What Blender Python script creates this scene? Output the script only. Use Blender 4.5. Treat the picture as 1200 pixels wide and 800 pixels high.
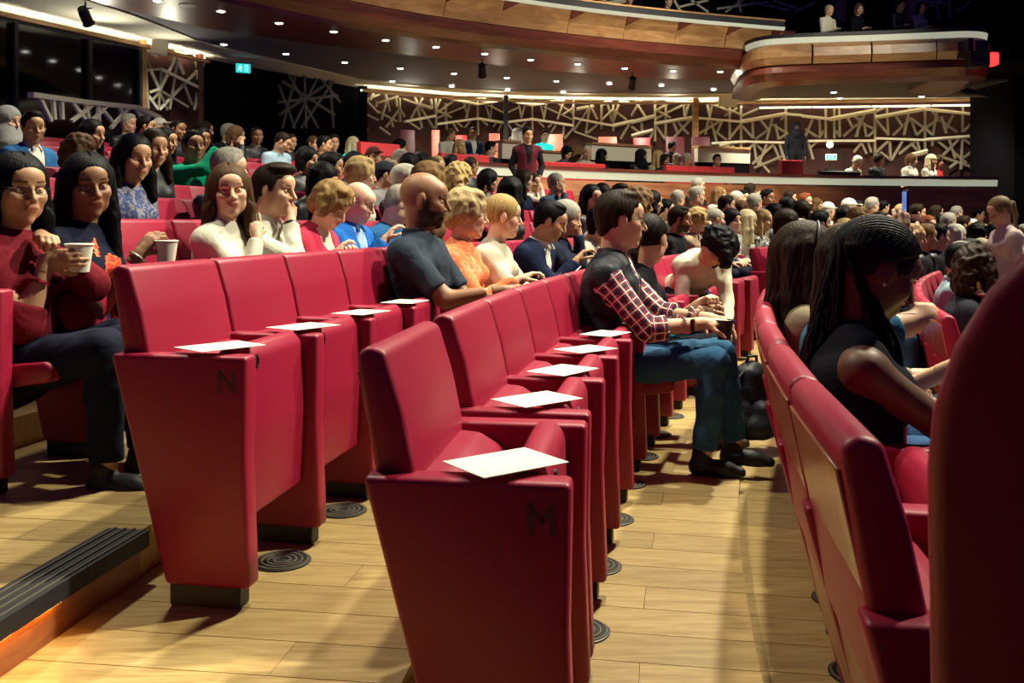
import bpy, bmesh, math, random
import numpy as np
from mathutils import Vector, Matrix

for o in list(bpy.data.objects): bpy.data.objects.remove(o)
SC = bpy.context.scene
COL = SC.collection
PI = math.pi
rng = random.Random(7)

# ------------------------------------------------------------------ camera
F, CX, HY, CZ = 1100.0, 600.0, 263.0, 1.16      # focal length, centre column, horizon row (1200x800 px), lens height
cam_d = bpy.data.cameras.new('camera'); cam = bpy.data.objects.new('camera', cam_d); COL.objects.link(cam)
cam.location = (0, 0, CZ); cam.rotation_euler = (PI/2, 0, 0)
cam_d.sensor_width = 36; cam_d.lens = 36*F/1200; cam_d.shift_y = -(400-HY)/1200
cam_d.clip_start = 0.03; cam_d.clip_end = 200
cam_d.dof.use_dof = True; cam_d.dof.focus_distance = 4.2; cam_d.dof.aperture_fstop = 14
SC.camera = cam

# ------------------------------------------------------------------ world, exposure
w = bpy.data.worlds.new('world'); SC.world = w; w.use_nodes = True
bg = w.node_tree.nodes['Background']; bg.inputs[0].default_value = (0.09, 0.06, 0.50, 1); bg.inputs[1].default_value = 0.13
SC.view_settings.view_transform = 'Standard'; SC.view_settings.look = 'None'
SC.view_settings.exposure = 0.0; SC.view_settings.gamma = 1.0; SC.view_settings.use_curve_mapping = False

# ------------------------------------------------------------------ house lights hung high over the stalls
def spot(name, loc, to, power, col, angle=70, size=0.25, blend=0.6):
    d = bpy.data.lights.new(name, 'SPOT'); d.energy = power; d.color = col
    d.spot_size = math.radians(angle); d.spot_blend = blend; d.shadow_soft_size = size
    o = bpy.data.objects.new(name, d); COL.objects.link(o); o.location = loc
    o.rotation_euler = (Vector(to)-Vector(loc)).to_track_quat('-Z', 'Y').to_euler()
    return o
WARM = (1.0, 0.94, 0.70)
for loc, to, pw, an in (((6.2, 5.4, 8.6), (0.0, 4.7, 0.5), 5700, 46), ((1.2, 5.6, 9.0), (0.3, 4.4, 0.1), 2500, 42), ((3.6, 9.8, 9.4), (0.0, 7.8, 0.6), 5000, 62), ((11.0, 12.0, 9.6), (5.5, 13.0, 0.6), 9500, 72),
                        ((9.0, 9.0, 9.6), (2.0, 19.0, 4.6), 4200, 60), ((-2.4, 4.4, 5.2), (0.8, 3.4, 0.3), 620, 62), ((3.0, 16.4, 9.4), (3.4, 17.4, 2.0), 3800, 70)):  # the spot toward the balcony is added to light its front
    spot('house_light', loc, to, pw, WARM, an, 0.18, 0.45)
# downlight beams for the tier; those at the rear rows and left screen are added
for x, y, z, pw in ((-3.2, 9.0, 4.4, 420), (-4.0, 12.2, 4.5, 420), (-2.2, 14.6, 4.5, 420), (-6.0, 17.2, 4.45, 130), (-1.2, 22.0, 4.6, 470), (1.2, 23.2, 4.6, 470), (3.8, 23.6, 4.6, 470), (6.4, 23.4, 4.25, 430), (8.6, 23.2, 4.25, 430), (10.8, 23.0, 4.25, 430)):
    spot('downlight_beam', (x, y, z), (x*1.03, y*1.03+(1.2 if y > 20 else 0.3), 0.5), pw, WARM, 125, 0.08, 0.8)
# added spots along the wall that widen the cove wash on the ceiling
for x, y, z, pw in ((-8.6, 12.2, 4.0, 55), (-7.9, 14.2, 4.0, 70), (-7.1, 16.2, 4.0, 70), (-6.5, 17.8, 4.05, 45), (-2.6, 23.9, 4.3, 22), (-0.4, 25.0, 4.3, 22), (1.8, 25.5, 4.3, 22), (4.4, 25.7, 4.3, 22), (6.6, 25.6, 4.3, 18)):
    spot('added_cove_spot', (x, y, z), (x*0.93, y*0.93, 4.9), pw, (1.0, 0.95, 0.72), 150, 0.05, 1.0)
# ------------------------------------------------------------------ helpers
def link(o, parent=None):
    COL.objects.link(o)
    if parent is not None: o.parent = parent
    return o
def mesh_obj(name, verts, faces, mat=None, parent=None, smooth=False):
    me = bpy.data.meshes.new(name); me.from_pydata([tuple(v) for v in verts], [], [tuple(f) for f in faces]); me.update()
    if smooth: me.polygons.foreach_set('use_smooth', [True]*len(me.polygons))
    if mat: me.materials.append(mat)
    return link(bpy.data.objects.new(name, me), parent)
def bm_obj(name, bm, mat=None, parent=None, smooth=False, flat_angle=None):
    bmesh.ops.recalc_face_normals(bm, faces=bm.faces)
    me = bpy.data.meshes.new(name); bm.to_mesh(me); bm.free()
    if smooth: me.polygons.foreach_set('use_smooth', [True]*len(me.polygons))
    if mat: me.materials.append(mat)
    if smooth and flat_angle: me.set_sharp_from_angle(angle=math.radians(flat_angle))
    return link(bpy.data.objects.new(name, me), parent)
def empty(name, loc=(0,0,0), rz=0.0, parent=None):
    o = bpy.data.objects.new(name, None); o.empty_display_size = 0.05
    o.location = loc; o.rotation_euler = (0, 0, rz); return link(o, parent)
def tag(o, label, cat, group=None):
    o['label'] = label; o['category'] = cat
    if group: o['group'] = group
    return o
def struct(o, label=None):
    o['kind'] = 'structure'
    if label: o['label'] = label
    return o
def copy_tree(o, parent=None):
    c = o.copy(); COL.objects.link(c); c.parent = parent
    for ch in list(o.children): copy_tree(ch, c)
    return c
def prism(prof, x0, x1, bevel=0.0, seg=2):
    """closed profile [(y,z)] extruded along x into a bmesh, edges rounded"""
    bm = bmesh.new()
    a = [bm.verts.new((x0, y, z)) for y, z in prof]; b = [bm.verts.new((x1, y, z)) for y, z in prof]
    n = len(prof)
    bm.faces.new(a); bm.faces.new(b[::-1])
    for i in range(n): bm.faces.new((a[i], b[i], b[(i+1) % n], a[(i+1) % n]))
    bmesh.ops.recalc_face_normals(bm, faces=bm.faces)
    if bevel: bmesh.ops.bevel(bm, geom=list(bm.edges), offset=bevel, segments=seg, profile=0.5, affect='EDGES')
    return bm
def box_bm(x0, x1, y0, y1, z0, z1, bevel=0.0, seg=2):
    return prism([(y0, z0), (y1, z0), (y1, z1), (y0, z1)], x0, x1, bevel, seg)
def add_tube(bm, pts, r, n=8, caps=True):
    """tube along a polyline; r is a number or one per point"""
    pts = [Vector(p) for p in pts]; m = len(pts)
    rs = r if isinstance(r, (list, tuple)) else [r]*m
    rings = []; up = Vector((0.13, 0.37, 0.92))
    for i, p in enumerate(pts):
        t = (pts[min(i+1, m-1)]-pts[max(i-1, 0)])
        if t.length < 1e-9: t = Vector((0, 0, 1))
        t.normalize(); u = up - t*up.dot(t)
        if u.length < 1e-4: u = Vector((1, 0, 0)) - t*t.x
        u.normalize(); v = t.cross(u); up = u
        rings.append([bm.verts.new(p + (u*math.cos(2*PI*k/n) + v*math.sin(2*PI*k/n))*rs[i]) for k in range(n)])
    for i in range(m-1):
        for k in range(n): bm.faces.new((rings[i][k], rings[i][(k+1) % n], rings[i+1][(k+1) % n], rings[i+1][k]))
    if caps: bm.faces.new(rings[0][::-1]); bm.faces.new(rings[-1])
def tube(name, pts, r, mat, parent=None, n=8):
    bm = bmesh.new(); add_tube(bm, pts, r, n); return bm_obj(name, bm, mat, parent, True, 50)
def lathe_bm(prof, n=24):
    """profile [(r,z)] turned about z"""
    bm = bmesh.new(); rings = []
    for r, z in prof:
        rings.append([bm.verts.new((r*math.cos(2*PI*k/n), r*math.sin(2*PI*k/n), z)) for k in range(n)] if r > 1e-6 else [bm.verts.new((0, 0, z))])
    for a, b in zip(rings, rings[1:]):
        for k in range(n):
            f = [a[k % len(a)], a[(k+1) % len(a)], b[(k+1) % len(b)], b[k % len(b)]]
            f = list(dict.fromkeys(f))
            if len(f) > 2: bm.faces.new(f)
    return bm
def bar(name, a, b, wd, dp, mat, parent=None, face=None):
    """straight beam from a to b, wd wide across the view, dp deep along 'face' """
    a, b = Vector(a), Vector(b); t = (b-a).normalized(); nrm = Vector(face or (0, -1, 0)); nrm = (nrm - t*nrm.dot(t)).normalized(); s = t.cross(nrm)
    vs = []
    for p in (a, b):
        for du, dv in ((-1, -1), (1, -1), (1, 1), (-1, 1)): vs.append(p + s*du*wd/2 + nrm*dv*dp/2)
    fs = [(3, 2, 1, 0), (4, 5, 6, 7), (0, 1, 5, 4), (1, 2, 6, 5), (2, 3, 7, 6), (3, 0, 4, 7)]
    return mesh_obj(name, vs, fs, mat, parent)

# ------------------------------------------------------------------ materials
def new_mat(name):
    m = bpy.data.materials.new(name); m.use_nodes = True; nt = m.node_tree
    return m, nt, nt.nodes['Principled BSDF']
def nd(nt, kind, **kw):
    n = nt.nodes.new(kind)
    for k, v in kw.items():
        if k.startswith('i_'): n.inputs[k[2:].replace('_', ' ')].default_value = v
        else: setattr(n, k, v)
    return n
def plain(name, col, rough=0.5, metal=0.0, spec=0.5, emit=None, es=0.0, bump=0.0, bscale=60, var=0.0, coat=0.0):
    m, nt, b = new_mat(name)
    b.inputs['Base Color'].default_value = (*col, 1); b.inputs['Roughness'].default_value = rough
    b.inputs['Metallic'].default_value = metal; b.inputs['Specular IOR Level'].default_value = spec
    if coat: b.inputs['Coat Weight'].default_value = coat; b.inputs['Coat Roughness'].default_value = 0.12
    if emit: b.inputs['Emission Color'].default_value = (*emit, 1); b.inputs['Emission Strength'].default_value = es
    if bump or var:
        tc = nd(nt, 'ShaderNodeTexCoord'); nz = nd(nt, 'ShaderNodeTexNoise', i_Scale=bscale, i_Detail=4.0)
        nt.links.new(tc.outputs['Object'], nz.inputs['Vector'])
        if bump:
            bp = nd(nt, 'ShaderNodeBump', i_Strength=bump, i_Distance=0.01); nt.links.new(nz.outputs['Fac'], bp.inputs['Height']); nt.links.new(bp.outputs['Normal'], b.inputs['Normal'])
        if var:
            mx = nd(nt, 'ShaderNodeMix', data_type='RGBA', blend_type='MULTIPLY'); mx.inputs['Factor'].default_value = var
            mx.inputs[6].default_value = (*col, 1); nt.links.new(nz.outputs['Color'], mx.inputs[7]); nt.links.new(mx.outputs[2], b.inputs['Base Color'])
    return m
def wood(name, c1, c2, rough=0.4, scale=(1.2, 14, 14), coat=0.0, axis_noise=5.0, seed=0.0, per_obj=False, coords='Object'):
    m, nt, b = new_mat(name)
    tc = nd(nt, 'ShaderNodeTexCoord'); mp = nd(nt, 'ShaderNodeMapping'); mp.inputs['Scale'].default_value = scale; mp.inputs['Location'].default_value = (seed, seed*1.7, seed*.6)
    nz = nd(nt, 'ShaderNodeTexNoise', i_Scale=axis_noise, i_Detail=8.0, i_Roughness=0.65, i_Distortion=0.6)
    cr = nd(nt, 'ShaderNodeValToRGB'); cr.color_ramp.elements[0].position = 0.33; cr.color_ramp.elements[1].position = 0.68
    cr.color_ramp.elements[0].color = (*c1, 1); cr.color_ramp.elements[1].color = (*c2, 1)
    L = nt.links.new
    if per_obj:
        oi = nd(nt, 'ShaderNodeObjectInfo'); ad = nd(nt, 'ShaderNodeVectorMath', operation='ADD'); sc = nd(nt, 'ShaderNodeMath', operation='MULTIPLY'); sc.inputs[1].default_value = 37.0
        L(oi.outputs['Random'], sc.inputs[0]); L(tc.outputs[coords], ad.inputs[0]); L(sc.outputs[0], ad.inputs[1]); L(ad.outputs[0], mp.inputs['Vector'])
        hs = nd(nt, 'ShaderNodeHueSaturation'); mr = nd(nt, 'ShaderNodeMapRange'); mr.inputs[3].default_value = 0.84; mr.inputs[4].default_value = 1.14
        L(oi.outputs['Random'], mr.inputs[0]); L(mr.outputs[0], hs.inputs['Value']); L(cr.outputs[0], hs.inputs['Color']); L(hs.outputs[0], b.inputs['Base Color'])
    else:
        L(tc.outputs[coords], mp.inputs['Vector']); L(cr.outputs[0], b.inputs['Base Color'])
    L(mp.outputs[0], nz.inputs['Vector']); L(nz.outputs['Fac'], cr.inputs[0])
    bp = nd(nt, 'ShaderNodeBump', i_Strength=0.15, i_Distance=0.004); L(nz.outputs['Fac'], bp.inputs['Height']); L(bp.outputs[0], b.inputs['Normal'])
    b.inputs['Roughness'].default_value = rough
    if coat: b.inputs['Coat Weight'].default_value = coat; b.inputs['Coat Roughness'].default_value = 0.15
    return m
M = {}
def leather(name, col, rough=0.42):
    m, nt, b = new_mat(name); L = nt.links.new
    tc = nd(nt, 'ShaderNodeTexCoord'); vo = nd(nt, 'ShaderNodeTexVoronoi', i_Scale=420.0); nz = nd(nt, 'ShaderNodeTexNoise', i_Scale=7.0, i_Detail=5.0)
    L(tc.outputs['Object'], vo.inputs['Vector']); L(tc.outputs['Object'], nz.inputs['Vector'])
    bp = nd(nt, 'ShaderNodeBump', i_Strength=0.10, i_Distance=0.0015); L(vo.outputs['Distance'], bp.inputs['Height'])
    bp2 = nd(nt, 'ShaderNodeBump', i_Strength=0.12, i_Distance=0.02); L(nz.outputs['Fac'], bp2.inputs['Height']); L(bp.outputs[0], bp2.inputs['Normal']); L(bp2.outputs[0], b.inputs['Normal'])
    b.inputs['Base Color'].default_value = (*col, 1); b.inputs['Specular IOR Level'].default_value = 0.45
    mr = nd(nt, 'ShaderNodeMapRange'); mr.inputs[3].default_value = rough-0.05; mr.inputs[4].default_value = rough+0.09; L(nz.outputs['Fac'], mr.inputs[0]); L(mr.outputs[0], b.inputs['Roughness'])
    return m
M['leather'] = leather('red_leather', (0.290, 0.0055, 0.033))
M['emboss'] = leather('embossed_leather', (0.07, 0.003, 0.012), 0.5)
M['copper'] = wood('seat_back_veneer', (0.22, 0.045, 0.018), (0.31, 0.075, 0.030), 0.35, (3, 3, 1.2), 0.3)
M['black'] = plain('black_plastic', (0.006, 0.006, 0.012), 0.5)
M['blackmat'] = plain('black_paint', (0.0015, 0.0015, 0.004), 0.9, spec=0.1)
M['rubber'] = plain('black_rubber', (0.010, 0.010, 0.016), 0.6, bump=0.2)
M['ledge'] = plain('amber_led', (0.9, 0.4, 0.1), 0.5, emit=(1.0, 0.42, 0.06), es=26.0)
M['floor'] = wood('oak_board', (0.33, 0.215, 0.075), (0.55, 0.400, 0.165), 0.42, (1.0, 9, 9), 0.15, 4.5, per_obj=True)
M['floorfar'] = wood('oak_floor', (0.33, 0.215, 0.075), (0.55, 0.400, 0.165), 0.45, (1.0, 9, 9), 0.1, 4.5)
M['riser'] = wood('stained_riser', (0.20, 0.065, 0.02), (0.34, 0.13, 0.05), 0.4, (6, 1, 6))
M['steel'] = plain('brushed_steel', (0.55, 0.50, 0.38), 0.35, 0.9)
M['card'] = plain('white_card', (0.74, 0.72, 0.60), 0.7, var=0.06, bscale=8)
M['ventdark'] = plain('vent_dark', (0.012, 0.012, 0.014), 0.45)
M['ventgrey'] = plain('vent_grey', (0.16, 0.14, 0.11), 0.4, 0.3)
# ------------------------------------------------------------------ plan of the stalls: concentric rows about one centre
RC = (18.98, -0.5)
FRONT = {-2: 15.45, -1: 16.35, 0: 17.23, 1: 18.16, 2: 19.0, 3: 19.92}
FLZ = {-2: -0.36, -1: -0.27, 0: -0.19, 1: -0.055, 2: 0.0, 3: 0.125}
for n in range(4, 13):
    FRONT[n] = 20.97 + (n-4)*0.93
    FLZ[n] = 0.265 + (n-4)*0.148
def rowpt(r, ph, z=0.0): return (RC[0]-r*math.cos(ph), RC[1]+r*math.sin(ph), z)
PIV, TW1 = (0.52, 1.9), 0.045                 # the row before row M lies at a slightly different angle
def rowpos(row, r, ph, z=0.0):
    p = rowpt(r, ph, z)
    if row != 1: return p
    c, s, x, y = math.cos(TW1), math.sin(TW1), p[0]-PIV[0], p[1]-PIV[1]; return (PIV[0]+c*x+s*y, PIV[1]-s*x+c*y, z)
def row_rz(ph): return -ph - PI/2            # local +y turned to face the centre
def ph_at_px(r, px, lo=0.02, hi=1.45):
    """angle on the circle of radius r that is seen in column px"""
    t = (px-CX)/F
    f = lambda p: (RC[0]-r*math.cos(p)) - t*(RC[1]+r*math.sin(p))
    best = None
    a = lo
    for i in range(400):
        b = lo+(hi-lo)*(i+1)/400
        if f(a)*f(b) <= 0:
            for _ in range(30):
                m_ = (a+b)/2
                if f(a)*f(m_) <= 0: b = m_
                else: a = m_
            p = (a+b)/2
            if RC[1]+r*math.sin(p) > 0.6: best = p; break
        a = b
    return best
def to_px(p): return (CX+F*p[0]/p[1], HY-F*(p[2]-CZ)/p[1])

# ------------------------------------------------------------------ stepped floor
def ring(name, r0, r1, p0, p1, z, mat, zdrop, n=None, parent=None):
    """a curved step: tread at z, front face down to z-zdrop at radius r0"""
    n = n or max(2, int((p1-p0)*r1/0.5)); vs = []; fs = []
    for i in range(n+1):
        p = p0+(p1-p0)*i/n
        vs += [rowpt(r0, p, z-zdrop), rowpt(r0, p, z), rowpt(r1, p, z), rowpt(r1, p, z-zdrop)]
    for i in range(n):
        for k in range(4):
            a, b = 4*i+k, 4*i+(k+1) % 4; fs.append((a, b, b+4, a+4))
    fs += [(3, 2, 1, 0), (4*n, 4*n+1, 4*n+2, 4*n+3)]
    return mesh_obj(name, vs, fs, mat, parent)
for n in range(-1, 12):
    r0, r1 = FRONT[n-1]+0.42, FRONT[n]+0.42
    f = ring('floor', r0, r1, -0.35, 1.42 if n < 9 else 0.66, FLZ[n]-0.022, M['floorfar'], 0.5)
    struct(f, 'stepped wooden floor under one curved row of seats')
    # single boards where they can be told apart, laid along the radius
    if n in (0, 1, 2, 3, 4):
        pa, pb = {4: (0.00, 0.30), 3: (0.00, 0.36), 2: (-0.02, 0.46), 1: (-0.02, 0.40), 0: (0.16, 0.40)}[n]
        wdt = 0.18; k = int((pb-pa)*r1/wdt); dp = (pb-pa)/k
        for i in range(k):
            q0 = pa+i*dp+0.00009; q1 = pa+(i+1)*dp-0.00009
            cuts = [r0-0.012, r1-0.004] if i % 3 else [r0-0.012, r0+0.3+0.25*((i*7) % 3)/2, r1-0.004]
            for c0, c1 in zip(cuts, cuts[1:]):
                c1 -= 0.0015
                vs = [rowpt(r, q, z) for z in (FLZ[n]-0.022, FLZ[n]) for r, q in ((c0, q0), (c1, q0), (c1, q1), (c0, q1))]
                o = mesh_obj('floor_board', vs, [(0, 1, 2, 3), (7, 6, 5, 4), (0, 4, 5, 1), (1, 5, 6, 2), (2, 6, 7, 3), (3, 7, 4, 0)], M['floor'], f)
struct(ring('floor_landing', FRONT[8]+0.42, FRONT[8]+2.2, 0.64, 1.25, 1.12, M['floorfar'], 0.8), 'landing below the tier front')
# riser of the step in the aisle with its black nosing and amber light
def nosing(n, p0, p1):
    t = empty('step_nosing', rowpt(FRONT[n-1]+0.42, (p0+p1)/2, FLZ[n]))
    inv = Matrix.Translation(t.location).inverted()
    def arc(name, prof, mat, a=p0, b=p1):
        k = 14; vs = []; fs = []; m_ = len(prof)
        for i in range(k+1):
            p = a+(b-a)*i/k
            vs += [inv @ Vector(rowpt(r, p, z)) for r, z in prof]
        for i in range(k):
            for j in range(m_):
                q = (j+1) % m_; fs.append((i*m_+j, i*m_+q, (i+1)*m_+q, (i+1)*m_+j))
        fs += [tuple(range(m_))[::-1], tuple(k*m_+j for j in range(m_))]
        return mesh_obj(name, vs, fs, mat, t)
    r = FRONT[n-1]+0.42; z = FLZ[n]
    arc('tread_strip', [(r-0.045, z-0.04), (r-0.045, z+0.006), (r+0.085, z+0.006), (r+0.085, z+0.001), (r-0.02, z-0.004), (r-0.02, z-0.04)], M['rubber'])
    for dr in (-0.03, 0.0, 0.03, 0.06): arc('ridge', [(r+dr-0.002, z+0.006), (r+dr-0.002, z+0.010), (r+dr+0.004, z+0.010), (r+dr+0.004, z+0.006)], M['ventgrey'])
    arc('light_strip', [(r-0.036, z-0.046), (r-0.036, z-0.041), (r-0.024, z-0.041), (r-0.024, z-0.046)], M['ledge'], p0, p0+(p1-p0)*0.86)
    arc('riser_board', [(r-0.017, z-0.158), (r-0.017, z-0.042), (r-0.0125, z-0.042), (r-0.0125, z-0.158)], M['riser'])
    return tag(t, 'black ribbed step nosing with amber light strip in the left aisle', 'step nosing')
nosing(4, 0.02, 0.160)

# ------------------------------------------------------------------ the theatre seat (origin: floor, below the front of the armrests; +y is the way it faces)
SW = 0.515
def seat_meshes():
    P = {}
    def keep(key, bm, mat, smooth=True):
        o = bm_obj(key, bm, mat, None, smooth, 42); P[key] = o.data; bpy.data.objects.remove(o)
    keep('arm_panel', prism([(0.0, 0.68), (-0.005, 0.40), (0.008, 0.055), (-0.235, 0.055), (-0.40, 0.68)], -0.036, 0.036, 0.013, 3), M['leather'])
    keep('arm_foot', box_bm(-0.030, 0.030, -0.225, -0.02, 0.0, 0.06, 0.004, 1), M['black'])
    keep('backrest', prism([(-0.425, 0.905), (-0.400, 0.925), (-0.365, 0.915), (-0.330, 0.80), (-0.300, 0.655), (-0.285, 0.52), (-0.355, 0.50)], -SW/2+0.002, SW/2-0.002, 0.014, 3), M['leather'])
    keep('back_shell', prism([(-0.4275, 0.872), (-0.415, 0.872), (-0.278, 0.250), (-0.2905, 0.250)], -SW/2+0.022, SW/2-0.022, 0.003, 1), M['copper'])
    keep('back_frame', prism([(-0.418, 0.885), (-0.36, 0.60), (-0.27, 0.30), (-0.283, 0.24)], -SW/2+0.006, SW/2-0.006), M['leather'])
    keep('lumbar_cushion', prism([(-0.318, 0.665), (-0.255, 0.660), (-0.205, 0.630), (-0.170, 0.575), (-0.160, 0.50), (-0.21, 0.43), (-0.30, 0.43)], -SW/2+0.04, SW/2-0.04, 0.012, 3), M['leather'])
    keep('seat_pan_up', prism([(-0.072, 0.692), (-0.050, 0.660), (-0.040, 0.45), (-0.050, 0.205), (-0.090, 0.195), (-0.135, 0.40), (-0.135, 0.66), (-0.110, 0.692)], -SW/2+0.040, SW/2-0.040, 0.013, 3), M['leather'])
    keep('seat_pan_down', prism([(0.11, 0.435), (0.135, 0.41), (0.12, 0.365), (-0.22, 0.315), (-0.30, 0.32), (-0.30, 0.40), (-0.10, 0.415)], -SW/2+0.040, SW/2-0.040, 0.013, 3), M['leather'])
    bm = lathe_bm([(0, 0), (0.013, 0), (0.013, 0.006), (0.009, 0.007), (0.008, 0.003), (0, 0.003)], 14)
    bmesh.ops.rotate(bm, verts=bm.verts, cent=(0, 0, 0), matrix=Matrix.Rotation(-PI/2, 3, 'X')); bmesh.ops.scale(bm, verts=bm.verts, vec=(0.9, 1, 1.6))
    keep('number_plaque', bm, M['black'])
    bm = box_bm(-SW/2+0.036, SW/2-0.036, -0.20, -0.12, 0.30, 0.345, 0.01, 1); keep('hinge_bar', bm, M['black'])
    return P
SM = seat_meshes()
def part(key, parent, name=None, loc=(0, 0, 0)):
    o = bpy.data.objects.new(name or key, SM[key]); o.location = loc; return link(o, parent)
def letter_mesh(ch):
    strokes = {'M': [((-1, -1), (-1, 1)), ((-1, 1), (0, -0.2)), ((0, -0.2), (1, 1)), ((1, 1), (1, -1))], 'N': [((-1, -1), (-1, 1)), ((-1, 1), (1, -1)), ((1, -1), (1, 1))]}[ch]
    bm = bmesh.new()
    for a, b in strokes:
        a, b = Vector((0, a[0]*0.021, a[1]*0.026)), Vector((0, b[0]*0.021, b[1]*0.026)); t = (b-a).normalized(); s = Vector((0, -t.z, t.y))*0.0050
        vs = [bm.verts.new(p+q+Vector((x, 0, 0))) for x in (0, 0.0016) for p, q in ((a-t*.003, -s), (b+t*.003, -s), (b+t*.003, s), (a-t*.003, s))]
        bm.faces.new(vs[:4]); bm.faces.new(vs[4:][::-1])
        for k in range(4): bm.faces.new((vs[k], vs[(k+1) % 4], vs[4+(k+1) % 4], vs[4+k]))
    return bm
SEATS = []
def seat(row, ph, label, group=None, down=False, near_arm=True, far_arm=False, row_letter=None, lite=False, name='theatre_seat'):
    r = FRONT[row]; t = empty(name, rowpos(row, r, ph, FLZ[row]), row_rz(ph)-(TW1 if row == 1 else 0))
    tag(t, label, 'seat', group)
    part('backrest', t); part('back_shell', t)
    if not lite: part('back_frame', t); part('lumbar_cushion', t)
    pan = part('seat_pan_down' if down else 'seat_pan_up', t, 'seat_pan')
    if not lite and not down: part('number_plaque', pan, loc=(0.135, -0.046, 0.645)); part('hinge_bar', t)
    for s in ([1] if near_arm else [])+([-1] if far_arm else []):
        a = part('arm_panel', t, loc=(s*SW/2, 0, 0)); part('arm_foot', a)
        if row_letter and s == 1:
            o = bm_obj('row_letter', letter_mesh(row_letter), M['emboss'], a); o.location = (0.0356, -0.056, 0.612); o['label'] = 'embossed dark letter ' + row_letter
    SEATS.append((row, ph)); return t
NUMW = ['first', 'second', 'third', 'fourth', 'fifth', 'sixth', 'seventh', 'eighth', 'ninth', 'tenth', 'eleventh', 'twelfth', 'thirteenth', 'fourteenth', 'fifteenth', 'sixteenth', 'seventeenth', 'eighteenth', 'nineteenth', 'twentieth',
        'twenty-first', 'twenty-second', 'twenty-third', 'twenty-fourth', 'twenty-fifth', 'twenty-sixth', 'twenty-seventh', 'twenty-eighth', 'twenty-ninth', 'thirtieth', 'thirty-first', 'thirty-second', 'thirty-third', 'thirty-fourth', 'thirty-fifth', 'thirty-sixth', 'thirty-seventh', 'thirty-eighth', 'thirty-ninth', 'fortieth']
# near rows on a fixed grid; GRID[row] = angle of the near armrest of each seat
def grid(row, y0, k, gaps=()):
    """angles of seat centres; y0 is the depth of the first armrest front"""
    r = FRONT[row]; p = math.asin((y0-RC[1])/r); out = []
    for i in range(k):
        if i in gaps: p += 0.135/r
        out.append(p+SW/2/r); p += SW/r
    return out
GR = {2: grid(2, 1.77, 30, (1,)), 3: grid(3, 2.55, 30), 1: grid(1, 1.25, 30), 4: grid(4, 3.12, 30)}
# ------------------------------------------------------------------ materials of the hall
M['redwood'] = wood('polished_redwood', (0.065, 0.014, 0.010), (0.17, 0.042, 0.024), 0.32, (0.5, 0.5, 5), 0.25, 2.2)
M['soffitwood'] = wood('soffit_redwood', (0.085, 0.018, 0.016), (0.19, 0.045, 0.035), 0.42, (0.4, 0.4, 3), 0.0, 2.2)
M['goldwood'] = wood('polished_maple', (0.26, 0.125, 0.05), (0.50, 0.29, 0.13), 0.28, (0.6, 0.6, 3), 0.5, 2.5)
M['panelwood'] = wood('burgundy_panel', (0.020, 0.003, 0.005), (0.065, 0.011, 0.011), 0.8, (1, 1, 1), 0.0, 2.0)
M['lattice'] = plain('bronze_beam', (0.48, 0.43, 0.32), 0.45, 0.15, var=0.25, bscale=3)
M['beamlit'] = plain('bronze_beam_lit', (0.88, 0.85, 0.70), 0.5)  # brighter copy of the beam, for flat beams that catch light on top
M['lattice_dk'] = plain('dark_bronze_beam', (0.05, 0.05, 0.07), 0.5, 0.1)
M['ceil'] = plain('ceiling_paint', (0.10, 0.085, 0.11), 0.8)  # dark tone paints the weak light away from the cove
M['ceil_lit'] = plain('ceiling_cove_lit', (0.60, 0.57, 0.47), 0.8)  # pale copy of the ceiling where the cove light falls
M['cove'] = plain('cove_light', (1, 1, 0.9), 0.5, emit=(1.0, 0.93, 0.66), es=42)
M['coverope'] = plain('rope_light', (1, 1, 0.9), 0.5, emit=(1.0, 0.9, 0.55), es=3.0)
M['band'] = plain('lit_cream_band', (0.45, 0.46, 0.38), 0.6, emit=(0.86, 0.92, 0.70), es=0.36)  # cream band under LED light; its lit look is put in as glow
M['lamp'] = plain('downlight_lens', (1, 1, 1), 0.4, emit=(1.0, 0.94, 0.84), es=22)
M['lampdim'] = plain('unlit_fitting', (0.55, 0.52, 0.46), 0.5)
M['glass'] = plain('black_glass', (0.002, 0.002, 0.006), 0.06, 0.0, 0.6)
M['creambox'] = plain('cream_speaker', (0.75, 0.66, 0.46), 0.6)
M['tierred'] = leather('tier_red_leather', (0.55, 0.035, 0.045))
M['tierlit'] = leather('tier_red_leather_lit', (0.70, 0.14, 0.10))  # the tier's red leather in a brighter tone, for chairs under light
M['cream'] = plain('cream_laminate', (0.75, 0.72, 0.60), 0.5)
M['teal'] = plain('exit_teal', (0.0, 0.5, 0.45), 0.5, emit=(0.02, 0.62, 0.60), es=1.1)
M['signwhite'] = plain('exit_white', (0.9, 1, 0.95), 0.5, emit=(0.6, 1.0, 0.92), es=1.0)
M['redlens'] = plain('red_lens', (0.8, 0.0, 0.0), 0.3, emit=(1.0, 0.02, 0.02), es=4.0)
M['ball'] = plain('white_globe', (1, 1, 0.95), 0.3, emit=(1, 0.95, 0.85), es=3.0)

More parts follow.
